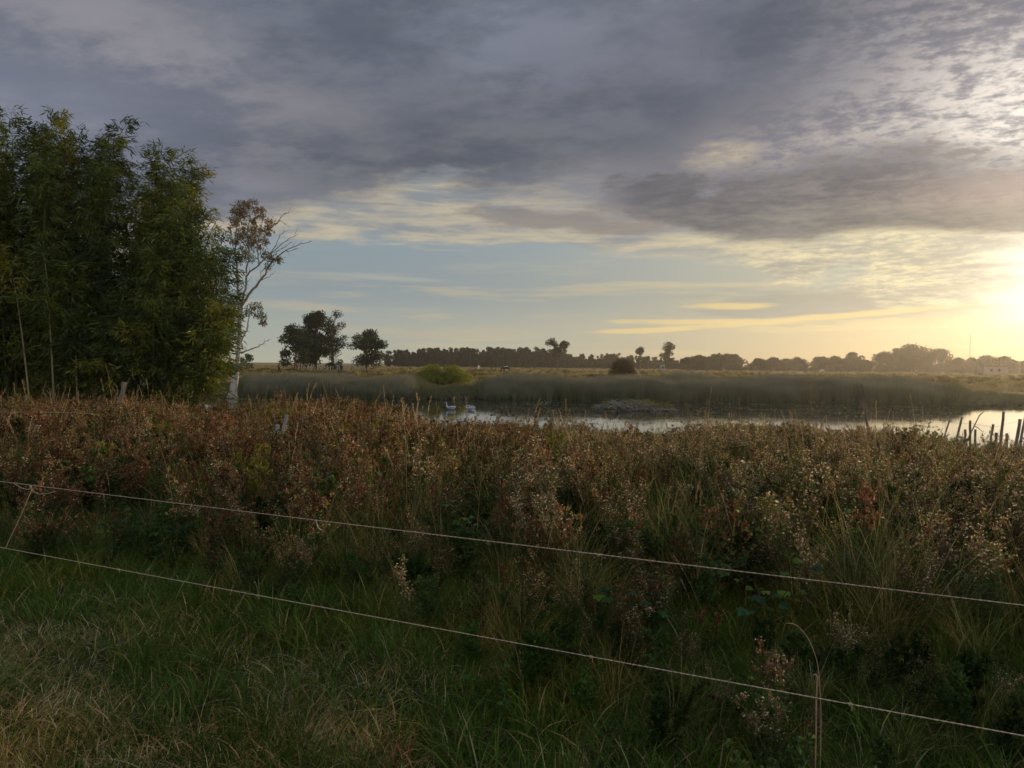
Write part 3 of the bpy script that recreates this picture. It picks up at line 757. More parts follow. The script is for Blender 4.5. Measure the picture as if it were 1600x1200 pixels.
def culm_set(env, x0, x1, n, Y0, Y1, fan, lowfill):
    """culms rise from the clump's foot and lean outward so that their tips make the clump's outline"""
    cs = []
    for i in range(n):
        x = rng.uniform(x0, x1); top = np.interp(x, [e[0] for e in env], [e[1] for e in env])
        Yd = rng.uniform(Y0, Y1)
        f = (.05 + .95 * rng.uniform(0, 1) ** 1.15) * lowfill
        ytip = top + (600 - top) * f + rng.uniform(0, 14)
        tip = at(x, ytip, Yd)
        bx = fan[0] + (x - fan[0]) * fan[1] + rng.normal(0, 12)
        by = (Y0 + Y1) / 2 + (Yd - (Y0 + Y1) / 2) * .55
        q = at(bx, 600, by); base = (q[0], q[1], gz(q[0], q[1]) - .1)
        cs.append((base, tip, rng.uniform(-.02, .2), rng.uniform(.95, 1.35), rng.uniform(.08, .22)))
    return cs
def fixed(pairs, Yd, dens, t0):
    r_ = []
    for (bx, tx, ty) in pairs:
        q = at(bx, 600, Yd); r_.append(((q[0], q[1], gz(q[0], q[1]) - .1), at(tx, ty, Yd + rng.uniform(-.5, .5)), .10, dens, t0))
    return r_
env1 = [(-260, 260), (-120, 200), (0, 190), (20, 178), (45, 200), (62, 192), (85, 176), (108, 216), (128, 206), (150, 228), (178, 212), (196, 225), (215, 245), (240, 250)]
c1 = fixed([(25, 18, 176), (60, 84, 176), (75, 126, 206), (95, 185, 214), (88, 203, 187), (40, 45, 198), (118, 160, 222), (10, -20, 200), (70, 60, 196), (66, 106, 214), (130, 178, 222), (30, 0, 190), (100, 146, 226), (55, 92, 182)], 26.5, .8, .25)
c1 += culm_set(env1, -260, 226, 185, 24.2, 31, (20, .75), .80)
n1_ = len(c1)
c1 += fixed([(50, 12, 408), (86, 68, 395), (121, 117, 515)], 24.5, .5, .60)
bamboo('bamboo_clump', 'tallest dark green bamboo clump at the left edge with pale bare culms low down', c1, list(range(n1_, n1_ + 3)))
env2 = [(190, 240), (215, 240), (248, 230), (262, 262), (280, 262), (292, 240), (305, 330), (330, 338), (350, 345), (364, 380), (376, 450), (370, 560)]
c2 = fixed([(225, 250, 226), (252, 292, 237), (262, 318, 262), (240, 272, 282), (270, 344, 336), (285, 352, 372), (235, 238, 246), (262, 300, 262), (275, 322, 326), (240, 258, 240)], 27.5, .62, .28)
c2 += culm_set(env2, 195, 368, 56, 24.5, 31, (245, .50), .72)
# low skirts arching outward
for i in range(40):
    x = rng.uniform(20, 372); q = at(240 + (x - 240) * .5, 600, 25.5); tp = at(x, rng.uniform(470, 585), rng.uniform(23.8, 26.5))
    c2.append(((q[0], q[1], gz(q[0], q[1])), tp, .35, 1.3, .15))
bamboo('bamboo_clump', 'lower rounded bamboo clump with olive lit leaves beside the bare gum tree', c2, [])

# ---------------------------------------------------------------- generic broadleaf tree
M_bark = woodmat('tree_bark', (0.05, 0.04, 0.03), (0.10, 0.085, 0.065), 8)
M_crown = leafmat('tree_crown', 0.18, 0.12, 0.35, (1.4, 1.1, 0.7), 0.25)
def crown_tree(h, w, style, leaf, nclump=26, per=70, col=((0.030, 0.042, 0.018), (0.045, 0.058, 0.020), (0.020, 0.030, 0.016)), trunk_h=.28, cr_=.19):
    tr = MB(); cr = MB(); bark = (0.06, 0.05, 0.035)
    th = h * trunk_h
    nt = 1 if style in ('tall', 'conifer', 'umbrella', 'round') else int(rng.integers(2, 4))
    # crown clump centres
    C = []
    for i in range(nclump):
        a = rng.uniform(0, 6.28); r = np.sqrt(rng.uniform(0.05, 1)); u = rng.uniform(0, 1)
        if style == 'round': z = th + (h - th) * u; rr = w / 2 * np.sin(np.pi * np.clip(u * .84 + .10, 0, 1)) ** .7
        elif style == 'dome': z = th * .7 + (h - th * .7) * u; rr = w / 2 * np.sqrt(max(0, 1 - (u * .97) ** 2))
        elif style == 'umbrella': z = h * (.72 + .26 * u) if i < nclump * .7 else h * rng.uniform(.45, .75); rr = w / 2 * (1 if i < nclump * .75 else .5)
        elif style == 'tall': z = th + (h - th) * u; rr = w / 2 * (1 - .5 * u) * rng.uniform(.6, 1.15)
        elif style == 'conifer': z = h * .12 + h * .86 * u; rr = w / 2 * (1 - u) ** .7 + .15
        else: z = th + (h - th) * u; rr = w / 2
        C.append((rr * r * np.cos(a), rr * r * np.sin(a), z - h * .05))
    C = np.array(C)
    tops = [np.array([rng.normal(0, w * .05 + (.10 * w if nt > 1 else 0)), rng.normal(0, w * .05 + (.08 * w if nt > 1 else 0)), h * .72]) for _ in range(nt)]
    lines = []
    for k, tp in enumerate(tops):
        b = np.array([rng.normal(0, .10 * w if nt > 1 else 0), rng.normal(0, .05 * w if nt > 1 else 0), -.15])
        pts = bez(b, np.array([tp[0] * .2 + b[0], tp[1] * .2 + b[1], h * .4]), tp, 9)
        r0 = h * (.032 if nt == 1 else .022)
        tube(tr, pts, np.linspace(r0, r0 * .3, 9), bark, 7, False); lines.append((pts, r0))
    for c in C:
        pts, r0 = lines[int(rng.integers(len(lines)))]
        k = int(np.clip(np.argmin(np.abs(pts[:, 2] - c[2] * .72)), 1, 8))
        m = (pts[k] + c) / 2 + [0, 0, h * .02]
        tube(tr, bez(pts[k], m, c, 5), np.linspace(r0 * .33, r0 * .08, 5), bark, 4, False)
    n = int(nclump * per * 1.7); ci = rng.integers(0, nclump, n)
    cs = (w * (cr_ * (1.15 if style == 'umbrella' else 1) if style != 'conifer' else .12)) * rng.uniform(.7, 1.35, nclump)
    dirs = rdir(n); rad = rng.uniform(.25, 1, n) ** .5
    P = C[ci] + dirs * (rad * cs[ci])[:, None] * [1, 1, .62]
    P[:, 2] = np.maximum(P[:, 2], .1)
    base = pick(col, [3, 2, 2], nclump)[ci]
    l = leaf * rng.uniform(.6, 1.3, n)
    leaves(cr, P, rdir(n) + dirs * .5, rdir(n), l, l * .62, jit(base, n, .25, .08))
    return tr, cr
def tree_thing(name, loc, h, w, style, label, cat='tree', group=None, leaf=.4, crown='crown', **k):
    tr, cr = crown_tree(h, w, style, leaf, **k)
    root = empty(name, loc); tag(root, label, cat, group)
    tr.build('trunk', M_bark, root); cr.build(crown, M_crown, root, smooth=False)
    return root
def px_tree(name, px, wpx, top, base, Y, style, label, **k):
    b = at(px, base, Y); z = gz(b[0], Y); tp = at(px, top, Y)
    return tree_thing(name, (b[0], Y, z), tp[2] - z, wpx / FPX * Y, style, label, **k)

GR = 'trees standing on the pasture horizon'
px_tree('pasture_tree', 463, 48, 509, 568, 165, 'dome', 'dark low spreading tree at the left end of the cluster behind the brown horse', group=GR, leaf=.38, nclump=44, per=100, trunk_h=.30)
px_tree('pasture_tree', 493, 52, 487, 568, 172, 'round', 'broad dark tree with several trunks in the middle of the left cluster', group=GR, leaf=.42, nclump=64, per=110, trunk_h=.20)
px_tree('pasture_tree', 520, 44, 485, 568, 168, 'round', 'tall airy tree with sky gaps at the right of the left cluster', group=GR, leaf=.34, nclump=30, per=60, trunk_h=.30)
px_tree('pasture_bush', 524, 24, 544, 568, 160, 'dome', 'small round bush under the airy tree of the left cluster', group=None, cat='bush', leaf=.26, nclump=14, per=70, trunk_h=.1)
px_tree('pasture_tree', 574, 50, 518, 567, 170, 'round', 'lone round topped tree between the left cluster and the long wood', group=GR, leaf=.38, nclump=48, per=90, trunk_h=.20)
px_tree('pasture_bush', 385, 22, 553, 568, 190, 'dome', 'small dark bush on the horizon just right of the bare gum trunk', cat='bush', leaf=.3, nclump=12, per=60, trunk_h=.1)
px_tree('umbrella_tree', 871, 28, 527, 574, 270, 'umbrella', 'flat topped umbrella tree rising over the right end of the long wood', group=GR, leaf=.5, nclump=22, per=60, trunk_h=.5)
px_tree('slender_tree', 1000, 20, 543, 575, 300, 'tall', 'small slender tree poking out of the wood right of centre', group=GR, leaf=.5, nclump=16, per=50, trunk_h=.4)
px_tree('slender_tree', 1045, 27, 533, 576, 290, 'tall', 'tallest feathery tree of the wood right of centre', group=GR, leaf=.5, nclump=24, per=60, trunk_h=.18)
row = [(1074, 26, 561, 'dome', 'low rounded tree just right of the feathery tree'),
       (1095, 32, 558, 'round', 'first broad crown of the run right of the feathery tree'),
       (1118, 34, 556, 'round', 'second broad crown of the run right of the feathery tree'),
       (1142, 38, 555, 'round', 'highest crown at the right end of the run right of the feathery tree'),
       (1182, 22, 562, 'round', 'small tree just right of the gap in the tree line'),
       (1205, 28, 561, 'round', 'middle sized tree left of the knobbly crown on the horizon'),
       (1228, 24, 563, 'dome', 'low tree with a ragged top right of centre on the horizon'),
       (1248, 24, 561, 'round', 'knobbly small tree left of the second gap in the tree line'),
       (1284, 36, 561, 'dome', 'wide low tree left of the hill shaped crown'),
       (1307, 26, 559, 'dome', 'flat topped tree left of the upright hazy tree'),
       (1332, 28, 552, 'round', 'upright hazy tree standing above its neighbours'),
       (1352, 22, 564, 'dome', 'tiny sloping tree right of the upright hazy tree'),
       (1382, 40, 553, 'dome', 'left shoulder tree of the big hazy clump'),
       (1402, 22, 544, 'tall', 'thin topped tree in the left part of the big hazy clump'),
       (1428, 62, 543, 'dome', 'largest dome shaped tree in the big hazy clump'),
       (1465, 44, 549, 'dome', 'right shoulder tree of the big hazy clump'),
       (1500, 28, 562, 'dome', 'hazy low tree left of the radio mast'),
       (1521, 24, 561, 'dome', 'hazy tree right beside the radio mast'),
       (1542, 34, 559, 'dome', 'hazy tree behind the left part of the pale hut'),
       (1568, 34, 560, 'dome', 'hazy tree behind the right part of the pale hut'),
       (1600, 36, 567, 'dome', 'hazy low tree at the right edge of the photo')]
for (px_c, wp, top, st, lab) in row:
    Yt = 330 + rng.uniform(-25, 25)
    px_tree('hazy_tree', px_c, wp * 1.12, top - 1, 576 + (px_c - 1000) * .012, Yt, st, lab, group=GR, leaf=.46 + wp * .004, nclump=int(26 + wp * .9), per=80, cr_=.15, trunk_h=.12)

# the long wood: one mass of trunks and crowns
wp_ = []
for i in range(5):
    tr, cr = crown_tree(10.0, 3.6 if i < 3 else 5.5, 'conifer' if i < 3 else 'round', .6, nclump=26, per=40, trunk_h=.12, col=((0.018, 0.030, 0.020), (0.028, 0.040, 0.022), (0.014, 0.022, 0.016)))
    cr.merge(tr); wp_.append(cr.mesh('wood_tree_%02d' % i, M_crown, False))
X = []; Yv = []; S = []
envw = [(604, 549), (625, 546), (660, 545), (700, 541), (740, 543), (790, 541), (850, 543), (884, 544), (892, 554), (925, 553), (975, 553), (990, 556), (1030, 558), (1075, 562), (1090, 566)]
while len(X) < 520:
    px_c = rng.uniform(606, 1088); Yt = 400 + rng.uniform(0, 60); q = at(px_c, 570, Yt)
    top = np.interp(px_c, [e[0] for e in envw], [e[1] for e in envw]) + rng.uniform(-5, 12)
    hh = at(px_c, top, Yt)[2] - 1.5
    X.append(q[0]); Yv.append(Yt); S.append(max(hh, 2) / 10.9)
X = np.array(X); Yv = np.array(Yv)
scatter('distant_wood', wp_, np.stack([X, Yv, ground(X, Yv)], 1), np.stack([0 * X, 0 * X, rng.uniform(0, 6.28, len(X))], 1), np.array(S), rng.integers(0, 5, len(X)), 'long dark wood reading as one mass across the middle of the horizon')
# scrub under the hazy trees
X = rng.uniform(35, 260, 260); Yv = rng.uniform(300, 380, 260)
ok = (800 + 1200 * X / Yv) > 1060; X, Yv = X[ok], Yv[ok]
scatter('distant_scrub', wp_, np.stack([X, Yv, ground(X, Yv) - .6], 1), np.stack([0 * X, 0 * X, rng.uniform(0, 6.28, len(X))], 1), rng.uniform(.22, .36, len(X)), rng.integers(3, 5, len(X)), 'low hazy scrub along the foot of the right hand tree line')

# ---------------------------------------------------------------- half dead gum tree
M_gum = woodmat('gum_bark', (0.36, 0.33, 0.29), (0.20, 0.175, 0.15), 1.6, .25, .03, .8, (0.10, 0.08, 0.06))
M_dead = woodmat('gum_limb', (0.20, 0.165, 0.13), (0.12, 0.095, 0.075), 2.0, .3, .02)
M_gleaf = leafmat('gum_leaf', 0.0, 0.3, 0.2, (1.2, .9, .8), 0.5)
YG = 64.0
gq = at(365, 613, YG); gb = np.array([gq[0], YG, gz(gq[0], YG) - .1])
groot = empty('gum_tree', tuple(gb)); tag(groot, 'half dead gum tree with a white trunk and reddish leaves right of the bamboo', 'tree')
def gp(*pp): return np.array([at(x, y, YG + dz_) - gb for x, y, dz_ in pp])
def smooth_line(P, k=4):
    P = np.asarray(P); t = np.arange(len(P)); tt = np.linspace(0, len(P) - 1, (len(P) - 1) * k + 1)
    Q = np.stack([np.interp(tt, t, P[:, i]) for i in range(3)], 1)
    for _ in range(2): Q[1:-1] = (Q[:-2] + 2 * Q[1:-1] + Q[2:]) / 4
    return Q
tm = MB(); L_ = smooth_line(gp((363, 622, 0), (366, 600, 0), (369, 582, 0), (371, 565, .1), (374, 535, .2), (375, 495, .2), (373, 455, .1)))
tube(tm, L_, np.interp(np.linspace(0, 1, len(L_)), [0, .12, .28, .36, .6, 1], [.40, .31, .28, .22, .18, .12]), (1, 1, 1), 10); 
for a in range(5):
    e = np.array([np.cos(a * 1.26), np.sin(a * 1.26), 0]); tube(tm, bez(L_[2] * [1, 1, 1] + e * .1, L_[1] + e * .2, L_[0] + e * .5 + [0, 0, .05], 6), np.linspace(.14, .05, 6), (1, 1, 1), 6)
tm.build('trunk', M_gum, groot)
limbs = [((374, 500, .2), (377, 478, .3), (392, 457, .6), (407, 439, .9), (416, 424, 1.0), (424, 410, 1.2), (440, 394, 1.4), (462, 384, 1.5), (487, 377, 1.6)),
         ((376, 480, .2), (380, 470, 0), (384, 448, -.2), (385, 427, -.3), (404, 415, -.6), (419, 400, -.9), (440, 381, -1.0), (466, 366, -1.1)),
         ((373, 458, .1), (371, 430, .2), (369, 400, .4), (366, 372, .6), (372, 345, .7), (382, 325, .7)),
         ((385, 427, -.3), (389, 400, -.4), (386, 368, -.3), (390, 340, 0), (394, 318, .1)),
         ((404, 415, -.6), (402, 390, -.4), (406, 362, -.2), (412, 334, 0)),
         ((369, 400, .4), (362, 380, .5), (360, 355, .5)),
         ((407, 362, -.2), (422, 358, -.4), (432, 350, -.5), (441, 337, -.5), (452, 330, -.5)),
         ((432, 350, -.5), (436, 343, -.8), (447, 350, -1.0)),
         ((407, 439, .9), (408, 426, .8), (412, 420, .8)),
         ((409, 438, .9), (420, 432, 1.1), (427, 428, 1.2)),
         ((424, 410, 1.2), (430, 396, 1.0), (441, 387, .8), (456, 378, .7)),
         ((419, 400, -.9), (430, 386, -1.2), (438, 366, -1.3), (446, 362, -1.3)),
         ((440, 394, 1.4), (452, 393, 1.6), (463, 388, 1.8)),
         ((375, 538, .2), (383, 520, .4), (389, 506, .6), (388, 490, .7), (398, 478, .9), (408, 474, 1.0)),
         ((377, 552, .1), (388, 547, -.3), (399, 543, -.6), (410, 538, -.8), (420, 530, -1.0)),
         ((371, 581, 0), (382, 578, .4), (392, 574, .7), (397, 577, .8)),
         ((374, 520, .2), (366, 505, .0), (360, 498, -.2))]
for li, lm in enumerate(limbs):
    b_ = MB(); Q = smooth_line(gp(*lm)); Q[1:-1] += rng.normal(0, .035, Q[1:-1].shape)
    r0 = [.13, .11, .10, .07, .06, .05, .045, .03, .03, .035, .035, .035, .03, .07, .06, .07, .05][li]
    tube(b_, Q, np.linspace(r0, .016, len(Q)), (1, 1, 1), 6)
    for k in range(3, len(Q) - 1, 2):          # twigs
        if li in (0, 1, 6, 10, 11, 12, 14) or rng.uniform() < .5:
            d = unit(unit(Q[k + 1] - Q[k - 1]) + rdir(1)[0] * .8 + [0, 0, .2]); l = rng.uniform(.3, .8)
            tube(b_, np.array([Q[k], Q[k] + d * l * .5 + [0, 0, .02], Q[k] + d * l + rng.normal(0, .06, 3)]), [.018, .012, .007], (1, 1, 1), 4)
    b_.build('limb', M_dead, groot)
GL = [(0.19, 0.13, 0.09), (0.13, 0.10, 0.06), (0.10, 0.105, 0.04), (0.24, 0.18, 0.12)]
def gum_leaves(cl, col, w):
    m = MB()
    for (x, y, dz_, rp, n) in cl:
        c = at(x, y, YG + dz_) - gb; r = rp / FPX * YG * (1.0 if n < 45 else 1.25); n = n if n < 45 else int(n * 1.6)
        P = c + rdir(n) * (rng.uniform(0, 1, n) ** .5 * r)[:, None]
        l = rng.uniform(.16, .34, n)
        leaves(m, P, rdir(n) * .7 + [0, 0, -.7], rdir(n), l, l * .28, jit(pick(col, w, n), n, .3, .1))
    return m
top = []
for i in range(95):
    a = rng.uniform(0, 6.28); r = np.sqrt(rng.uniform(0, 1)); top.append((391 + 33 * r * np.cos(a), 352 + 42 * r * np.sin(a), rng.normal(.1, .7), rng.uniform(4, 9), 42))
gum_leaves(top, GL, [4, 3, 2, 2]).build('leaves', M_gleaf, groot, smooth=False)
grn = [(425, 402, 1.0, 8, 90), (414, 396, 0, 8, 80), (437, 404, 1.4, 6, 60), (420, 414, 1, 6, 50), (380, 398, .3, 10, 90), (392, 402, 0, 8, 60), (368, 408, .4, 9, 70),
       (392, 480, .9, 8, 80), (404, 478, 1, 7, 70), (409, 492, 1, 7, 80), (411, 503, 1, 5, 60), (398, 492, 1, 6, 40), (385, 488, .7, 6, 50), (366, 470, 0, 9, 80), (362, 500, -.2, 8, 70), (368, 530, 0, 7, 50), (372, 440, 0, 7, 50)]
gum_leaves(grn, [(0.12, 0.12, 0.045), (0.08, 0.09, 0.035), (0.18, 0.12, 0.07)], [3, 3, 1]).build('leaves', M_gleaf, groot, smooth=False)

# ---------------------------------------------------------------- bushes
def spray_bush(name, loc, w, h, col, label, cat, n=230, ll=.10, dpt=.8, stems=(0.10, 0.08, 0.06)):
    root = empty(name, loc); tag(root, label, cat); f = MB(); s = MB()
    for i in range(n):
        a = rng.uniform(0, 6.28); r = rng.uniform(.1, 1) ** .6; u = rng.uniform(.35, 1)
        e = np.array([np.cos(a) * r * w / 2, np.sin(a) * r * w / 2 * dpt, h * np.sqrt(max(0.03, 1 - (r * .93) ** 2)) * u])
        m = np.array([e[0] * .35, e[1] * .35, e[2] * .9]); Q = bez(np.array([rng.normal(0, .15), rng.normal(0, .15), -.1]), m, e, 8)
        if i % 3 == 0: tube(s, Q, np.linspace(.035, .006, 8), stems, 4, False)
        k = 52; t = rng.uniform(.62, 1.0, k); j = np.minimum((t * 7).astype(int), 6)
        P = Q[j] + (Q[j + 1] - Q[j]) * (t * 7 - j)[:, None] + rng.normal(0, .09, (k, 3)); l = rng.uniform(.6, 1.3, k) * ll
        leaves(f, P, unit(Q[-1] - Q[-3]) + rdir(k) * .8 + [0, 0, .2], rdir(k), l, l * .4, jit(pick(col, [3, 2, 1], k), k, .3, .08))
    s.build('stems', M_culm, root); f.build('foliage', M_gleaf, root, smooth=False); return root
q = at(688, 605, 82); spray_bush('willow_bush', (q[0], 82, gz(q[0], 82) - .1), 7.4, at(688, 566, 82)[2] - gz(q[0], 82), [(0.19, 0.21, 0.03), (0.13, 0.15, 0.028), (0.24, 0.23, 0.04)], 'bright yellow green willow bush on the far bank above the two white geese', 'bush', 420, .15)
q = at(973, 578, 118); spray_bush('brown_bush', (q[0], 118, gz(q[0], 118) - .1), 4.6, at(973, 557, 118)[2] - gz(q[0], 118), [(0.085, 0.06, 0.022), (0.06, 0.05, 0.02), (0.10, 0.06, 0.03)], 'round orange brown bush on the pasture right of centre', 'bush', 260, .16)
# ---------------------------------------------------------------- rope fence in front
M_rope = woodmat('rope_fibre', (0.32, 0.22, 0.15), (0.43, 0.33, 0.24), 60, 1, .0008)
def rope_pts(zg, x0, x1, n, sag=.0):
    P = []
    for t in np.linspace(0, 1, n):
        X = x0 + (x1 - x0) * t; P.append((X, fence_line(X), 1.3 + zg - sag * 4 * t * (1 - t) + .004 * math.sin(X * 3.1)))
    return np.array(P)
def rope(mb, P, r=.0018):
    """two strands laid round one another"""
    P = np.asarray(P); seg = np.concatenate([[0], np.cumsum(np.linalg.norm(np.diff(P, axis=0), axis=1))])
    n = max(8, int(seg[-1] / .012)); s = np.linspace(0, seg[-1], n); Q = np.stack([np.interp(s, seg, P[:, i]) for i in range(3)], 1)
    tn = unit(np.gradient(Q, axis=0)); u = unit(np.cross(tn, [0.05, 0.1, 1.0])); w = np.cross(tn, u)
    for ph in (0, math.pi):
        a = s / .05 * 6.283 + ph
        tube(mb, Q + (np.cos(a)[:, None] * u + np.sin(a)[:, None] * w) * r * .62, r * .72, (1, 1, 1), 5, False)
X0, X1 = -6.5, 3.6
def seg_rope(p_left, p_right, z_left, z_right):     # rope through two photo points in the fence's upright plane
    A_ = fence_pt(*p_left); B_ = fence_pt(*p_right); d = (B_ - A_) / (B_[0] - A_[0])
    return A_ + d * (X0 - A_[0]), A_ + d * (X1 - A_[0])
def fence_pt(px, py):
    d = ray(px, py)     # hits Y = 5.25 - (X + 3.5) * .519
    t = (5.25 - 3.5 * .519) / (1 + d[0] * .519); return CM[:3, 3] + d * t
def sagged(a, b, s):
    t = np.linspace(0, 1, 40)[:, None]; P = a + (b - a) * t; P[:, 2] -= (s * 4 * t * (1 - t))[:, 0]; return P
gF = 'ropes of the temporary fence'
a, b = seg_rope((0, 752), (1600, 947), 0, 0); up = sagged(a, b, .012); up[:, 2] += .010
er = empty('fence_rope', tuple(a)); tag(er, 'upper pinkish fence rope with a loose hanging end, crossing the weeds', 'rope', gF)
mb = MB(); rope(mb, up - a); mb.build('strand', M_rope, er)
def curl(pts, r=.0018):
    m = MB(); rope(m, smooth_line(np.array([fence_pt(*p) - a for p in pts])), r); return m
curl([(494, 812), (495, 819), (498, 826), (504, 829)], .0025).build('loose_end', M_rope, er)
k = MB(); rope(k, smooth_line(np.array([fence_pt(*p) - a + [0, rng.normal(0, .006), 0] for p in [(20, 755), (34, 762), (46, 766), (52, 760), (44, 757), (50, 768), (62, 772), (74, 771), (88, 768)]])), .0019); k.build('knot', M_rope, er)
c_, d_ = seg_rope((0, 855), (1600, 1151), 0, 0); lw_ = sagged(c_, d_, .012); lw_[:, 2] += .010
el_ = empty('fence_rope', tuple(c_)); tag(el_, 'lower beige fence rope running just above the green grass', 'rope', gF)
mb = MB(); rope(mb, lw_ - c_, .0019); mb.build('strand', M_rope, el_)
for kx in (-2.4, .35, 1.25):      # small knots with frayed ends
    kn = MB(); kp = np.array([np.interp(kx, lw_[:, 0], lw_[:, j]) for j in range(3)]) - c_; a_ = np.linspace(0, 12.5, 30); tube(kn, kp + np.stack([(a_ / 12.5 - .5) * .016, np.cos(a_) * .0042, np.sin(a_) * .0042], 1), .002, (1, 1, 1), 5); tube(kn, kp + np.array([[0, 0, 0], [.006, -.004, -.010], [.004, -.006, -.024]]), [.0015, .0012, .0006], (1, 1, 1), 4); kn.build('knot', M_rope, el_)
t_ = MB(); T0 = fence_pt(50, 764); P = np.array([fence_pt(*p) - T0 for p in [(50, 764), (40, 788), (27, 818), (15, 842), (9, 857), (3, 856)]]); rope(t_, smooth_line(P), .0021)
o = t_.build('tie_cord', M_rope, None, loc=tuple(T0)); tag(o, 'slanting cord tied between the two fence ropes at the left edge', 'cord')

# thin stake and bent stem at the lower right
M_stick = woodmat('dry_stem', (0.30, 0.21, 0.13), (0.20, 0.13, 0.08), 30, .2, .001)
sp0 = fence_pt(1278, 1062); zb = gz(sp0[0], sp0[1])
P = np.array([[-.012, 0, sp0[2] + .012], [-.004, 0, sp0[2] + .016], [0.003, 0, sp0[2] + .004], [.0, 0, sp0[2] - .06], [.002, 0, (sp0[2] + zb) / 2], [-.002, 0, zb - .1]]); P[:, 2] -= zb
mb = MB(); tube(mb, smooth_line(P), .0030, (1, 1, 1), 8); o = mb.build('fence_stake', M_stick, None, loc=(sp0[0], sp0[1] + .012, zb)); tag(o, 'thin hooked reddish stake crossed by the lower rope at the lower right', 'stake')
def Bp(px, py, Y): return at(px, py, Y)
P = np.array([Bp(1228, 974, 2.95), Bp(1240, 974, 2.95), Bp(1252, 983, 2.95), Bp(1264, 999, 2.95), Bp(1272, 1018, 2.95), Bp(1278, 1038, 2.95), Bp(1281, 1075, 2.98), Bp(1283, 1120, 3.02)])
Pl = P[-1].copy(); Pl[2] = gz(Pl[0], Pl[1]) - .05; P = np.vstack([P, Pl]); o0 = P[-1].copy(); mb = MB(); Q = smooth_line(P - o0); tube(mb, Q, np.linspace(.0014, .0026, len(Q)), (1, 1, 1), 6)
o = mb.build('bent_stem', M_stick, None, loc=tuple(o0)); tag(o, 'dry stem bent over in an arch above the hooked stake', 'stem')

# conspicuous single stalks among the weeds
def tall_stem(pxs, Y, label, r=.003, col=None, plume=0):
    P = [at(x, y, Y) for x, y in pxs]; b = P[-1].copy(); b[2] = gz(b[0], b[1]) - .03; P.append(b); P = np.array(P)[::-1]; mb = MB(); Q = smooth_line(P - b)
    tube(mb, Q, np.linspace(r, r * .4, len(Q)), jit(col or (0.30, 0.22, 0.10), len(Q), .15), 5)
    for k_ in range(3, len(Q) - 3, 5): blades(mb, Q[k_][None], rdir(1, .5, .9), .22, .010, .9, (0.16, 0.15, 0.05), 4)
    if plume:
        m = plume; u = rng.uniform(.82, 1, m) * (len(Q) - 1.001); k_ = u.astype(int); p = Q[k_] + (Q[k_ + 1] - Q[k_]) * (u - k_)[:, None]
        leaves(mb, p, unit(Q[-1] - Q[-3]) + rdir(m) * .4, rdir(m), rng.uniform(.02, .045, m), .006, jit((0.34, 0.24, 0.15), m))
    o = mb.build('dry_stalk', M_weed, None, loc=tuple(b)); tag(o, label, 'stalk', 'single tall stalks above the weeds')
tall_stem([(236, 668), (251, 700), (262, 735), (268, 775), (276, 815), (284, 860)], 6.7, 'long curved straw stalk left of centre, crossed by the upper rope', .0045)
tall_stem([(355, 688), (345, 705), (335, 730), (325, 760), (318, 790)], 7.5, 'leaning pinkish stalk right of the long curved straw stalk', .003, (0.30, 0.18, 0.12))
tall_stem([(755, 690), (752, 740), (748, 790), (744, 850), (740, 880)], 6.0, 'upright pale stalk in the middle of the weeds below the geese', .0032)
tall_stem([(1112, 606), (1109, 625), (1107, 650)], 15.0, 'tall feathered reed stalk standing alone against the dark far reeds', .006, plume=70)
tall_stem([(1155, 622), (1155, 640), (1158, 660)], 17.0, 'short feathered stalk right of the lone tall reed stalk', .005, plume=40)
tall_stem([(433, 600), (434, 618), (430, 650)], 14.0, 'pale stalk in front of the dark reeds, left one of the close pair', .005, plume=20)
tall_stem([(460, 585), (458, 610), (455, 650)], 14.5, 'tall pale stalk in front of the dark reeds, right one of the close pair', .005, plume=20)
tall_stem([(1422, 616), (1426, 635), (1430, 662)], 18.0, 'leaning stalk between the crooked snag and the broken posts', .006, plume=30)

# ---------------------------------------------------------------- old posts
M_post = woodmat('weathered_post', (0.20, 0.165, 0.13), (0.105, 0.08, 0.06), 14, .12, .008)
M_gpost = woodmat('grey_post', (0.25, 0.26, 0.28), (0.15, 0.16, 0.17), 14, .12, .008)
def post(name, top, foot, Y, wpx, label, cat='post', group=None, mat=None, fork=None, taper=.85, sides=8):
    a = at(top[0], top[1], Y); b = at(foot[0], foot[1], Y); d = (a - b) / (a[2] - b[2]); z = gz(b[0], Y) - .25; b = b + d * (z - b[2])
    r = wpx / 2 / FPX * Y; P = np.linspace(b, a, 9); P[1:-1] += rng.normal(0, r * .16, (7, 3)) * [1, 1, 0]
    mb = MB(); tube(mb, P - b, np.linspace(r, r * taper, 9) * rng.uniform(.92, 1.08, 9), (1, 1, 1), sides)
    if fork:
        for f in fork:
            Q = smooth_line(np.array([at(x, y, Y) - b for x, y in f])); tube(mb, Q, np.linspace(r * .7, r * .3, len(Q)), (1, 1, 1), 6)
    o = mb.build(name, mat or M_post, None, loc=tuple(b)); tag(o, label, cat, group); return o
gP = 'broken old posts at the pond edge'
PY = 21.5
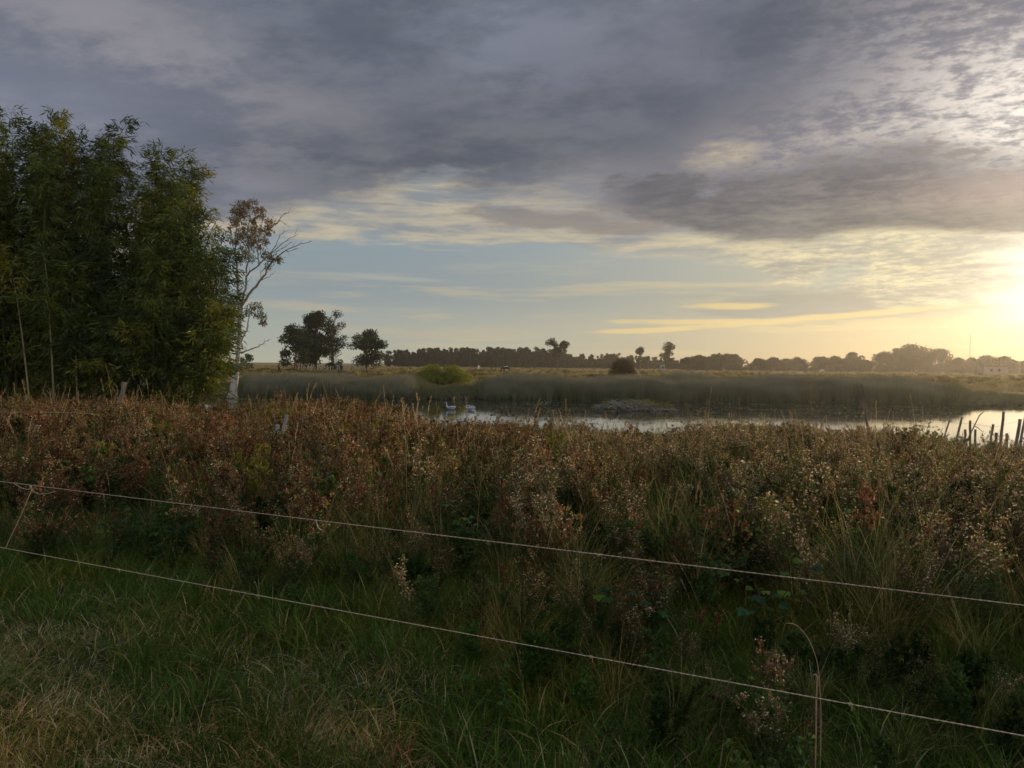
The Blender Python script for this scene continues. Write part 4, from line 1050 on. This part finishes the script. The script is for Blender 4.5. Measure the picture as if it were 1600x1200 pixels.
for (nm, tp, ft, w_, lab, fk) in [
        ('old_post', (1568, 643), (1564, 690), 3.6, 'tallest upright post of the broken fence by the bright water', None),
        ('old_post', (1503, 652), (1495, 686), 2.8, 'slanting post, second from the left in the broken fence', None),
        ('old_post', (1484, 656), (1475, 684), 2.0, 'thin leaning stick at the left end of the broken fence', None),
        ('old_post', (1516, 657), (1516, 690), 3.0, 'upright post crossed by the forked branch', None),
        ('old_post', (1508, 671), (1508, 690), 3.0, 'knee high stub left of the post with the forked branch', None),
        ('old_post', (1524, 671), (1524, 690), 3.0, 'knee high stub right of the post with the forked branch', None),
        ('old_post', (1552, 663), (1548, 690), 3.2, 'medium post left of the tallest post', None),
        ('old_post', (1557, 676), (1557, 692), 3.4, 'squat stub between the medium and the tallest post', None),
        ('old_post', (1573, 677), (1573, 692), 3.2, 'squat stub just right of the tallest post', None),
        ('old_post', (1594, 655), (1588, 694), 4.2, 'thick leafy leaning post near the right edge of the photo', None),
        ('old_post', (1603, 646), (1594, 694), 3.2, 'long leaning post at the right edge of the photo', None)]:
    post(nm, tp, ft, PY + rng.uniform(-.3, .3), w_ * 1.3, lab, group=gP, fork=fk)
post('forked_branch', (1531, 648), (1519, 672), PY, 2.4, 'forked dead branch leaning on an upright post by the water', 'branch', fork=[[(1530, 650), (1535, 645), (1541, 640)], [(1522, 665), (1529, 669), (1534, 674)]], taper=.7)
post('crooked_snag', (1347, 600), (1358, 688), 19, 7.0, 'tall crooked snag leaning left above the weeds right of centre', 'snag', taper=.35, fork=[[(1351, 640), (1346, 630), (1345, 626)]])
post('grey_post', (448, 648), (438, 690), 11.0, 6.0, 'tall grey split post leaning in the weeds left of centre', mat=M_gpost, group='grey posts left of centre')
post('grey_post', (434, 664), (428, 690), 10.8, 7.0, 'short grey post beside the tall grey split post', mat=M_gpost, group='grey posts left of centre')
post('stump', (194, 597), (188, 632), 19, 8, 'pinkish broken stump at the foot of the bamboo', 'stump', mat=M_post)
# fence wire at the old posts
def wire(pp, Y, label, r=.003):
    P = np.array([at(x, y, Y) for x, y in pp]); o0 = P[0].copy(); mb = MB(); Q = smooth_line(P - o0); tube(mb, Q, r, (1, 1, 1), 4)
    o = mb.build('wire', M_rope if 'pale' in label else M_post, None, loc=tuple(o0)); tag(o, label, 'wire')
wire([(1484, 660), (1502, 662), (1516, 661), (1552, 668), (1568, 664), (1592, 657), (1600, 655)], PY, 'sagging dark wire strung along the broken posts')
wire([(-60, 643), (15, 644), (70, 644), (128, 645), (150, 648)], 12.0, 'pale wire stretched through the weeds below the bamboo', .003)

# ---------------------------------------------------------------- far fence on the pasture
i = 0
for k in range(24):
    x = 462 + k * 4.9 + rng.uniform(-1, 1); Y = 150 - k * .6 if k < 12 else 143 + (k - 12) * 1.5
    q = at(x, 567, Y); h_ = rng.uniform(1.15, 1.45)
    z = gz(q[0], Y); mb = MB(); ln = rng.normal(0, .05)
    tube(mb, np.array([[0, 0, -.2], [ln * .5, 0, h_ / 2], [ln, 0, h_]]), [.09, .085, .075], (1, 1, 1), 6)
    if k == 0: lab0 = 'grey pasture fence post in the row under the left tree cluster'
    o = mb.build('pasture_post', M_gpost if k % 3 else M_post, None, loc=(q[0], Y, z)); tag(o, 'thin grey post in the pasture fence row below the left trees', 'post', 'posts of the far pasture fence')

# ---------------------------------------------------------------- brush pile in the water
q = onz(990, 641, 0.0); root = empty('brush_pile', (q[0], q[1], 0)); tag(root, 'grey heap of fallen twigs with yellow green shoots lying in the pond', 'brush pile')
tw = MB(); gr = MB()
for k in range(150):
    x = rng.uniform(-2.4, 2.3); y = rng.normal(0, .5); hh = np.interp(x, [-2.5, -1.9, 0, .6, 1.4, 2.4], [.35, .75, .7, .75, .45, .12])
    p0 = np.array([x, y, rng.uniform(-.1, .25) * hh]); a = rng.choice([0, math.pi]) + rng.normal(0, .6)
    L = rng.uniform(.6, 1.9); d = np.array([math.cos(a), math.sin(a) * .7, 0]); e = p0 + d * L; e[0] = np.clip(e[0], -2.7, 2.9)
    e[2] = rng.uniform(.3, 1) * np.interp(e[0], [-2.5, -1.9, 0, .6, 1.4, 2.4], [.35, .8, .75, .8, .4, .1]); m = (p0 + e) / 2 + [0, 0, rng.uniform(.05, .28)]
    tube(tw, bez(p0, m, e, 7), np.linspace(rng.uniform(.018, .045), .010, 7), (1, 1, 1), 4, False)
tw.build('twigs', woodmat('dead_twig', (0.22, 0.21, 0.18), (0.10, 0.10, 0.085), 6), root)
for k in range(110):
    x = rng.uniform(-.2, 2.6) if k % 3 else rng.uniform(-2.4, 2.4)
    P0 = np.array([[x, rng.normal(0, .45), .05]]); m = 12
    P = P0 + rng.normal(0, .10, (m, 3)) + np.array([0, 0, 1.0]) * rng.uniform(.02, .55 if x < 1.3 else .3, (m, 1))
    leaves(gr, P, rdir(m, .1, 1), rdir(m), rng.uniform(.08, .2, m), .05, jit(pick([(0.15, 0.15, 0.035), (0.09, 0.11, 0.03), (0.13, 0.10, 0.04)], [2, 3, 1], m), m))
gr.build('shoots', M_gleaf, root, smooth=False)['kind'] = 'stuff'

# ---------------------------------------------------------------- animals
def skinned(name, verts, edges, radii, mat, parent=None, loc=(0, 0, 0), rz=0, sub=2):
    me = bpy.data.meshes.new(name); me.from_pydata(verts, edges, []); ob = bpy.data.objects.new(name + '_src', me); COL.objects.link(ob)
    ob.modifiers.new('s', 'SKIN'); sm_ = ob.modifiers.new('d', 'SUBSURF'); sm_.levels = sub
    if not me.skin_vertices: bpy.context.view_layer.update()
    sv = me.skin_vertices[0].data if me.skin_vertices else None
    if sv is None:
        bpy.context.view_layer.objects.active = ob; bpy.ops.mesh.customdata_skin_add(); sv = me.skin_vertices[0].data
    for v_, r_ in zip(sv, radii): v_.radius = r_ if isinstance(r_, tuple) else (r_, r_)
    sv[0].use_root = True
    dg = bpy.context.evaluated_depsgraph_get(); m2 = bpy.data.meshes.new_from_object(ob.evaluated_get(dg)); m2.name = name
    bpy.data.objects.remove(ob); bpy.data.meshes.remove(me)
    m2.materials.clear(); m2.materials.append(mat)
    for p_ in m2.polygons: p_.use_smooth = True
    o = bpy.data.objects.new(name, m2); COL.objects.link(o); o.location = loc; o.rotation_euler = (0, 0, rz)
    if parent: o.parent = parent
    return o
def coatmat(name, a, b=None, split=None):
    m, t, o = newmat(name); tcn = t.n.new('ShaderNodeTexCoord'); c = a
    if b:
        sp = t.n.new('ShaderNodeSeparateXYZ'); t.l.new(tcn.outputs['Object'], sp.inputs[0])
        n = t.noise(tcn.outputs['Object'], 1.6, 2, .5); c = t.mix(t.sm(t.add(sp.outputs[2], t.mul(t.sub(n, .5), .5)), split - .02, split + .02), a, b)
    principled(t, o, c, .8, .2); return m
def quadruped(name, label, cat, loc, rz, s, mat, grazing, horse=True, hairmat=None, group=None):
    # x forward, y left, z up; withers about 1.5 m at s = 1
    V = [(-.62, 0, 1.22), (-.25, 0, 1.16), (.15, 0, 1.14), (.50, 0, 1.20)]; Rr = [(.25, .26), (.29, .30), (.29, .31), (.22, .27)]; E = [(0, 1), (1, 2), (2, 3)]
    if grazing: nk = [(.78, 0, 1.10), (1.00, 0, .75), (1.14, 0, .42)]; hd = [(1.22, 0, .26), (1.34, 0, .06)]
    else: nk = [(.72, 0, 1.40), (.88, 0, 1.62), (.98, 0, 1.78)] if horse else [(.74, 0, 1.30), (.92, 0, 1.40), (1.02, 0, 1.46)]; hd = [(1.14, 0, 1.74), (1.40, 0, 1.52)] if horse else [(1.15, 0, 1.42), (1.38, 0, 1.22)]
    k = len(V); V += nk + hd; Rr += [(.15, .19), (.11, .14), (.10, .12), (.10, .12), (.06, .07)]; E += [(3, k), (k, k + 1), (k + 1, k + 2), (k + 2, k + 3), (k + 3, k + 4)]
    for sd in (1, -1):
        k = len(V); V += [(-.66, .15 * sd, .98), (-.52, .16 * sd, .76), (-.80, .16 * sd, .48), (-.76, .16 * sd, .14), (-.70, .16 * sd, .03)]; Rr += [.17, .12, .065, .045, .055]; E += [(0, k)] + [(k + i_, k + i_ + 1) for i_ in range(4)]
        fx = .48 + .10 * sd; k = len(V); V += [(.50, .14 * sd, .92), (fx, .15 * sd, .68), (fx + .02, .15 * sd, .42), (fx, .15 * sd, .12), (fx + .05, .15 * sd, .03)]; Rr += [.13, .08, .055, .042, .052]; E += [(3, k)] + [(k + i_, k + i_ + 1) for i_ in range(4)]
    V = [(x * s, y * s, z * s) for x, y, z in V]; Rr = [(r[0] * s, r[1] * s) if isinstance(r, tuple) else (r * s, r * s) for r in Rr]
    root = empty(name, loc, rz); tag(root, label, cat, group)
    skinned('body', V, E, Rr, mat, root)
    tl = MB(); tube(tl, smooth_line(np.array([(-.84, 0, 1.28), (-.95, 0, 1.12), (-.97, 0, .8), (-.95, 0, .5)]) * s), np.interp(np.linspace(0, 1, 13), [0, .3, .8, 1], [.03, .06 if horse else .02, .055 if horse else .03, .015]) * s, (1, 1, 1), 6); tl.build('tail', hairmat or mat, root)
    e = np.array(nk[-1]) * s; h2 = np.array(hd[0]) * s
    for sd in (1, -1):
        m_ = MB(); b_ = e + np.array([.02, .06 * sd, .04]) * s; tube(m_, np.array([b_, b_ + np.array([-.02, .04 * sd + (0 if horse else .08 * sd), .10 if horse else .02]) * s, b_ + np.array([0, .05 * sd + (0 if horse else .13 * sd), .17 if horse else 0]) * s]), [.03 * s, .035 * s, .008 * s], (1, 1, 1), 5); m_.build('ear', mat, root)
    if horse:
        m_ = MB(); Ln = smooth_line(np.array([(.50, 0, 1.42), nk[0], nk[1], nk[2]]) * s + np.array([0, 0, .0])); up_ = np.array([-.10, 0, .12]) * s
        tube(m_, Ln + up_ * .9, .06 * s, (1, 1, 1), 6); m_.build('mane', hairmat or mat, root)
    return root
brown = coatmat('bay_coat', (0.16, 0.045, 0.022)); black = coatmat('dark_hair', (0.02, 0.014, 0.010)); dbrown = coatmat('dark_bay_coat', (0.075, 0.028, 0.018))
pied = coatmat('pied_coat', (0.018, 0.014, 0.012), (0.55, 0.54, 0.52), 1.20); white = coatmat('white_coat', (0.45, 0.44, 0.42))
def px_animal(px, foot, Y, fn):
    q = at(px, foot, Y); return (q[0], Y, gz(q[0], Y) - .03)
quadruped('horse', 'dark brown horse seen end on, nearest the gum tree on the pasture', 'horse', px_animal(437, 582, 118, 0), R(-80), .86, dbrown, False, True, black, 'horses grazing left of the pond')
quadruped('horse', 'reddish brown horse in front of the left tree cluster', 'horse', px_animal(467, 577, 150, 0), R(-128), .92, brown, False, True, black, 'horses grazing left of the pond')
quadruped('cow', 'black cow with a white back grazing in front of the long wood', 'cow', px_animal(791, 580, 150, 0), R(180), .95, pied, True, False, black)
quadruped('cow', 'small white cow far off against the long wood', 'cow', px_animal(748, 574, 230, 0), R(95), .95, white, False, False, white)
quadruped('cow', 'tiny white cow on the hazy pasture below the right trees', 'cow', px_animal(1285, 582, 240, 0), R(160), .8, white, True, False, white)

def goose(label, px, py, rz, preen=False):
    q = onz(px, py, 0.0); s = 1.0; root = empty('goose', (q[0], q[1], 0.0), rz); tag(root, label, 'goose', 'white geese on the pond')
    V = [(-.34, 0, .17), (-.20, 0, .12), (0, 0, .10), (.18, 0, .12)]; Rr = [(.03, .05), (.11, .10), (.15, .125), (.11, .11)]
    if preen: nk = [(.25, 0, .24), (.20, 0, .33), (.08, 0, .31), (.0, .02, .25)]
    else: nk = [(.27, 0, .22), (.27, 0, .34), (.27, 0, .45), (.33, 0, .50)]
    V += nk; Rr += [.06, .036, .034, .045]; E = [(i_, i_ + 1) for i_ in range(len(V) - 1)]
    skinned('body', V, E, Rr, M_goose, root)
    b_ = MB(); e = np.array(nk[-1]); d = np.array([-.8, .3, -.5]) if preen else np.array([1, 0, -.25]); d = unit(d)
    tube(b_, np.array([e + d * .03, e + d * .07, e + d * .11]), [.020, .015, .008], (1, 1, 1), 6); b_.build('beak', M_beak, root)
    for sd in (1, -1):
        w_ = MB(); tube(w_, smooth_line(np.array([(.12, .10 * sd, .15), (-.05, .13 * sd, .17), (-.25, .08 * sd, .19), (-.38, .03 * sd, .22)])), np.interp(np.linspace(0, 1, 13), [0, .4, 1], [.05, .07, .012]), (1, 1, 1), 8); w_.build('wing', M_goose, root)
M_goose = coatmat('goose_feather', (0.30, 0.35, 0.43)); M_beak = coatmat('goose_beak', (0.55, 0.22, 0.05))
goose('white goose swimming with its neck upright, left one of the pair', 704, 640, R(176))
goose('white goose swimming with its neck folded back, right one of the pair', 734, 641, R(172), True)

# ---------------------------------------------------------------- hut and mast
def box(mb, x0, x1, y0, y1, z0, z1, c=(1, 1, 1)):
    v = [(x, y, z) for z in (z0, z1) for y in (y0, y1) for x in (x0, x1)]
    mb.add(v, [[0, 2, 3, 1], [4, 5, 7, 6], [0, 1, 5, 4], [2, 6, 7, 3], [0, 4, 6, 2], [1, 3, 7, 5]], c)
def hut(px0, px1, top, foot, Y, label, wins, wallc=(0.26, 0.21, 0.16)):
    a_ = at(px0, foot, Y); b_ = at(px1, foot, Y); w = b_[0] - a_[0]; z = gz(a_[0], Y) - .1; h = at(px0, top, Y)[2] - z
    wmat = woodmat('hut_plaster', wallc, tuple(c * .8 for c in wallc), 1.5, 1, .005); root = empty('hut', ((a_[0] + b_[0]) / 2, Y, z)); tag(root, label, 'hut')
    m = MB(); x = w / 2; box(m, -x, x, .15, 4, 0, h); cols = [-x] + [u for p in wins for u in ((p - .5) * w - .45, (p - .5) * w + .45)] + [x]
    for k in range(0, len(cols), 2): box(m, cols[k], cols[k + 1], 0, .147, 0, h)
    for p in wins: box(m, (p - .5) * w - .447, (p - .5) * w + .447, .003, .147, 0, h * .38); box(m, (p - .5) * w - .447, (p - .5) * w + .447, .003, .147, h * .72, h - .003)
    m.build('wall', wmat, root, smooth=False)
    m = MB(); box(m, -x - .35, x + .35, -.4, 4.4, h + .003, h + .18); m.build('roof', woodmat('hut_roof', (0.22, 0.17, 0.13), (0.15, 0.11, 0.09), 3), root, smooth=False)
    for p in wins:
        f = MB(); box(f, (p - .5) * w - .42, (p - .5) * w + .42, .08, .12, h * .39, h * .71); f.build('window', coatmat('hut_glass', (0.03, 0.03, 0.03)), root, smooth=False)
hut(1537, 1574, 573, 586, 255, 'pale flat roofed hut with two dark windows in the haze at the right', (.33, .66))
hut(1033, 1039, 570, 577, 285, 'tiny bluish white shed at the foot of the tallest feathery tree', (.5,), (0.22, 0.24, 0.28))
q = at(1515, 575, 420); z = gz(q[0], 420); mb = MB(); H_ = at(1515, 521, 420)[2] - z
root = empty('radio_mast', (q[0], 420, z)); tag(root, 'thin lattice radio mast rising from the hazy trees at the right', 'mast')
leg = [(.22, 0), (-.11, .19), (-.11, -.19)]
M_steel = coatmat('mast_steel', (0.25, 0.22, 0.2))
for lx, ly in leg: m = MB(); tube(m, np.array([[lx, ly, -.5], [lx, ly, H_]]), .035, (1, 1, 1), 4); m.build('leg', M_steel, root)
m = MB()
for k in range(int(H_ / .6)):
    for i_ in range(3):
        (xa, ya), (xb, yb) = leg[i_], leg[(i_ + 1) % 3]; tube(m, np.array([[xa, ya, k * .6], [xb, yb, k * .6 + .6]]), .015, (1, 1, 1), 3, False)
m.build('bracing', M_steel, root)

# ---------------------------------------------------------------- broad leaved plants near the rope
for (x, y, lab, s_) in [(168, 815, 'broad leaved vine under the upper rope at the left', 1.0), (262, 795, 'yellow green lobed leaf plant touching the long curved stalk', .6), (850, 760, 'green ivy like plant right of centre among pale seed heads', 1.0),
                  (745, 780, 'light green vine climbing the weeds in the middle', .8), (1010, 905, 'small broad leaved plant just above the lower rope gap', .7), (1185, 880, 'green leafy sprig below the upper rope at the right', .7)]:
    Yp = 6.2 if x < 300 else (6.5 if x < 900 else 4.6); q = at(x, y, Yp); z = gz(q[0], Yp); hgt = max(.3, q[2] - z + .12)
    mb = ivy(hgt, int(44 * s_) + 12); o = mb.build('vine', M_weed, None, loc=(q[0], Yp, z)); tag(o, lab, 'plant', 'broad leaved plants in the weeds')
# orange fallen leaf and dry fern tuft in the grass
q = onground(622, 1192); mb = tuft(60, .05, .13, .006, [(0.34, 0.18, 0.11), (0.26, 0.13, 0.08)], [1, 1], 1.4, 1.0); o = mb.build('dry_fern', M_grass, None, loc=tuple(q)); tag(o, 'pinkish brown dry fern tuft at the bottom edge of the photo', 'fern')
q = onground(1042, 1150); mb = MB(); leaves(mb, [[0, 0, .07]], [[.8, .2, -.3]], [[0, -.6, 1.0]], .055, .03, (0.50, 0.22, 0.03)); leaves(mb, [[0, 0, .069]], [[.75, .3, -.3]], [[0, -.5, 1.0]], .05, .02, (0.40, 0.18, 0.03)); o = mb.build('fallen_leaf', M_gleaf, None, loc=tuple(q)); tag(o, 'single orange leaf lying in the dark green grass', 'leaf')
# ---------------------------------------------------------------- evening haze
hm = bpy.data.materials.new('haze_air'); hm.use_nodes = True; nt = hm.node_tree; nt.nodes.clear()
o = nt.nodes.new('ShaderNodeOutputMaterial'); v = nt.nodes.new('ShaderNodeVolumePrincipled')
v.inputs['Color'].default_value = (0.95, 0.93, 0.90, 1); v.inputs['Density'].default_value = 0.00019; v.inputs['Anisotropy'].default_value = 0.7
nt.links.new(v.outputs[0], o.inputs['Volume'])
mb = MB(); box(mb, -420, 420, -40, 520, -2.0, 30.0); ho = mb.build('haze', hm, None, smooth=False); tag(ho, kind='stuff'); ho['label'] = 'thin warm evening haze over the pond and the pasture'
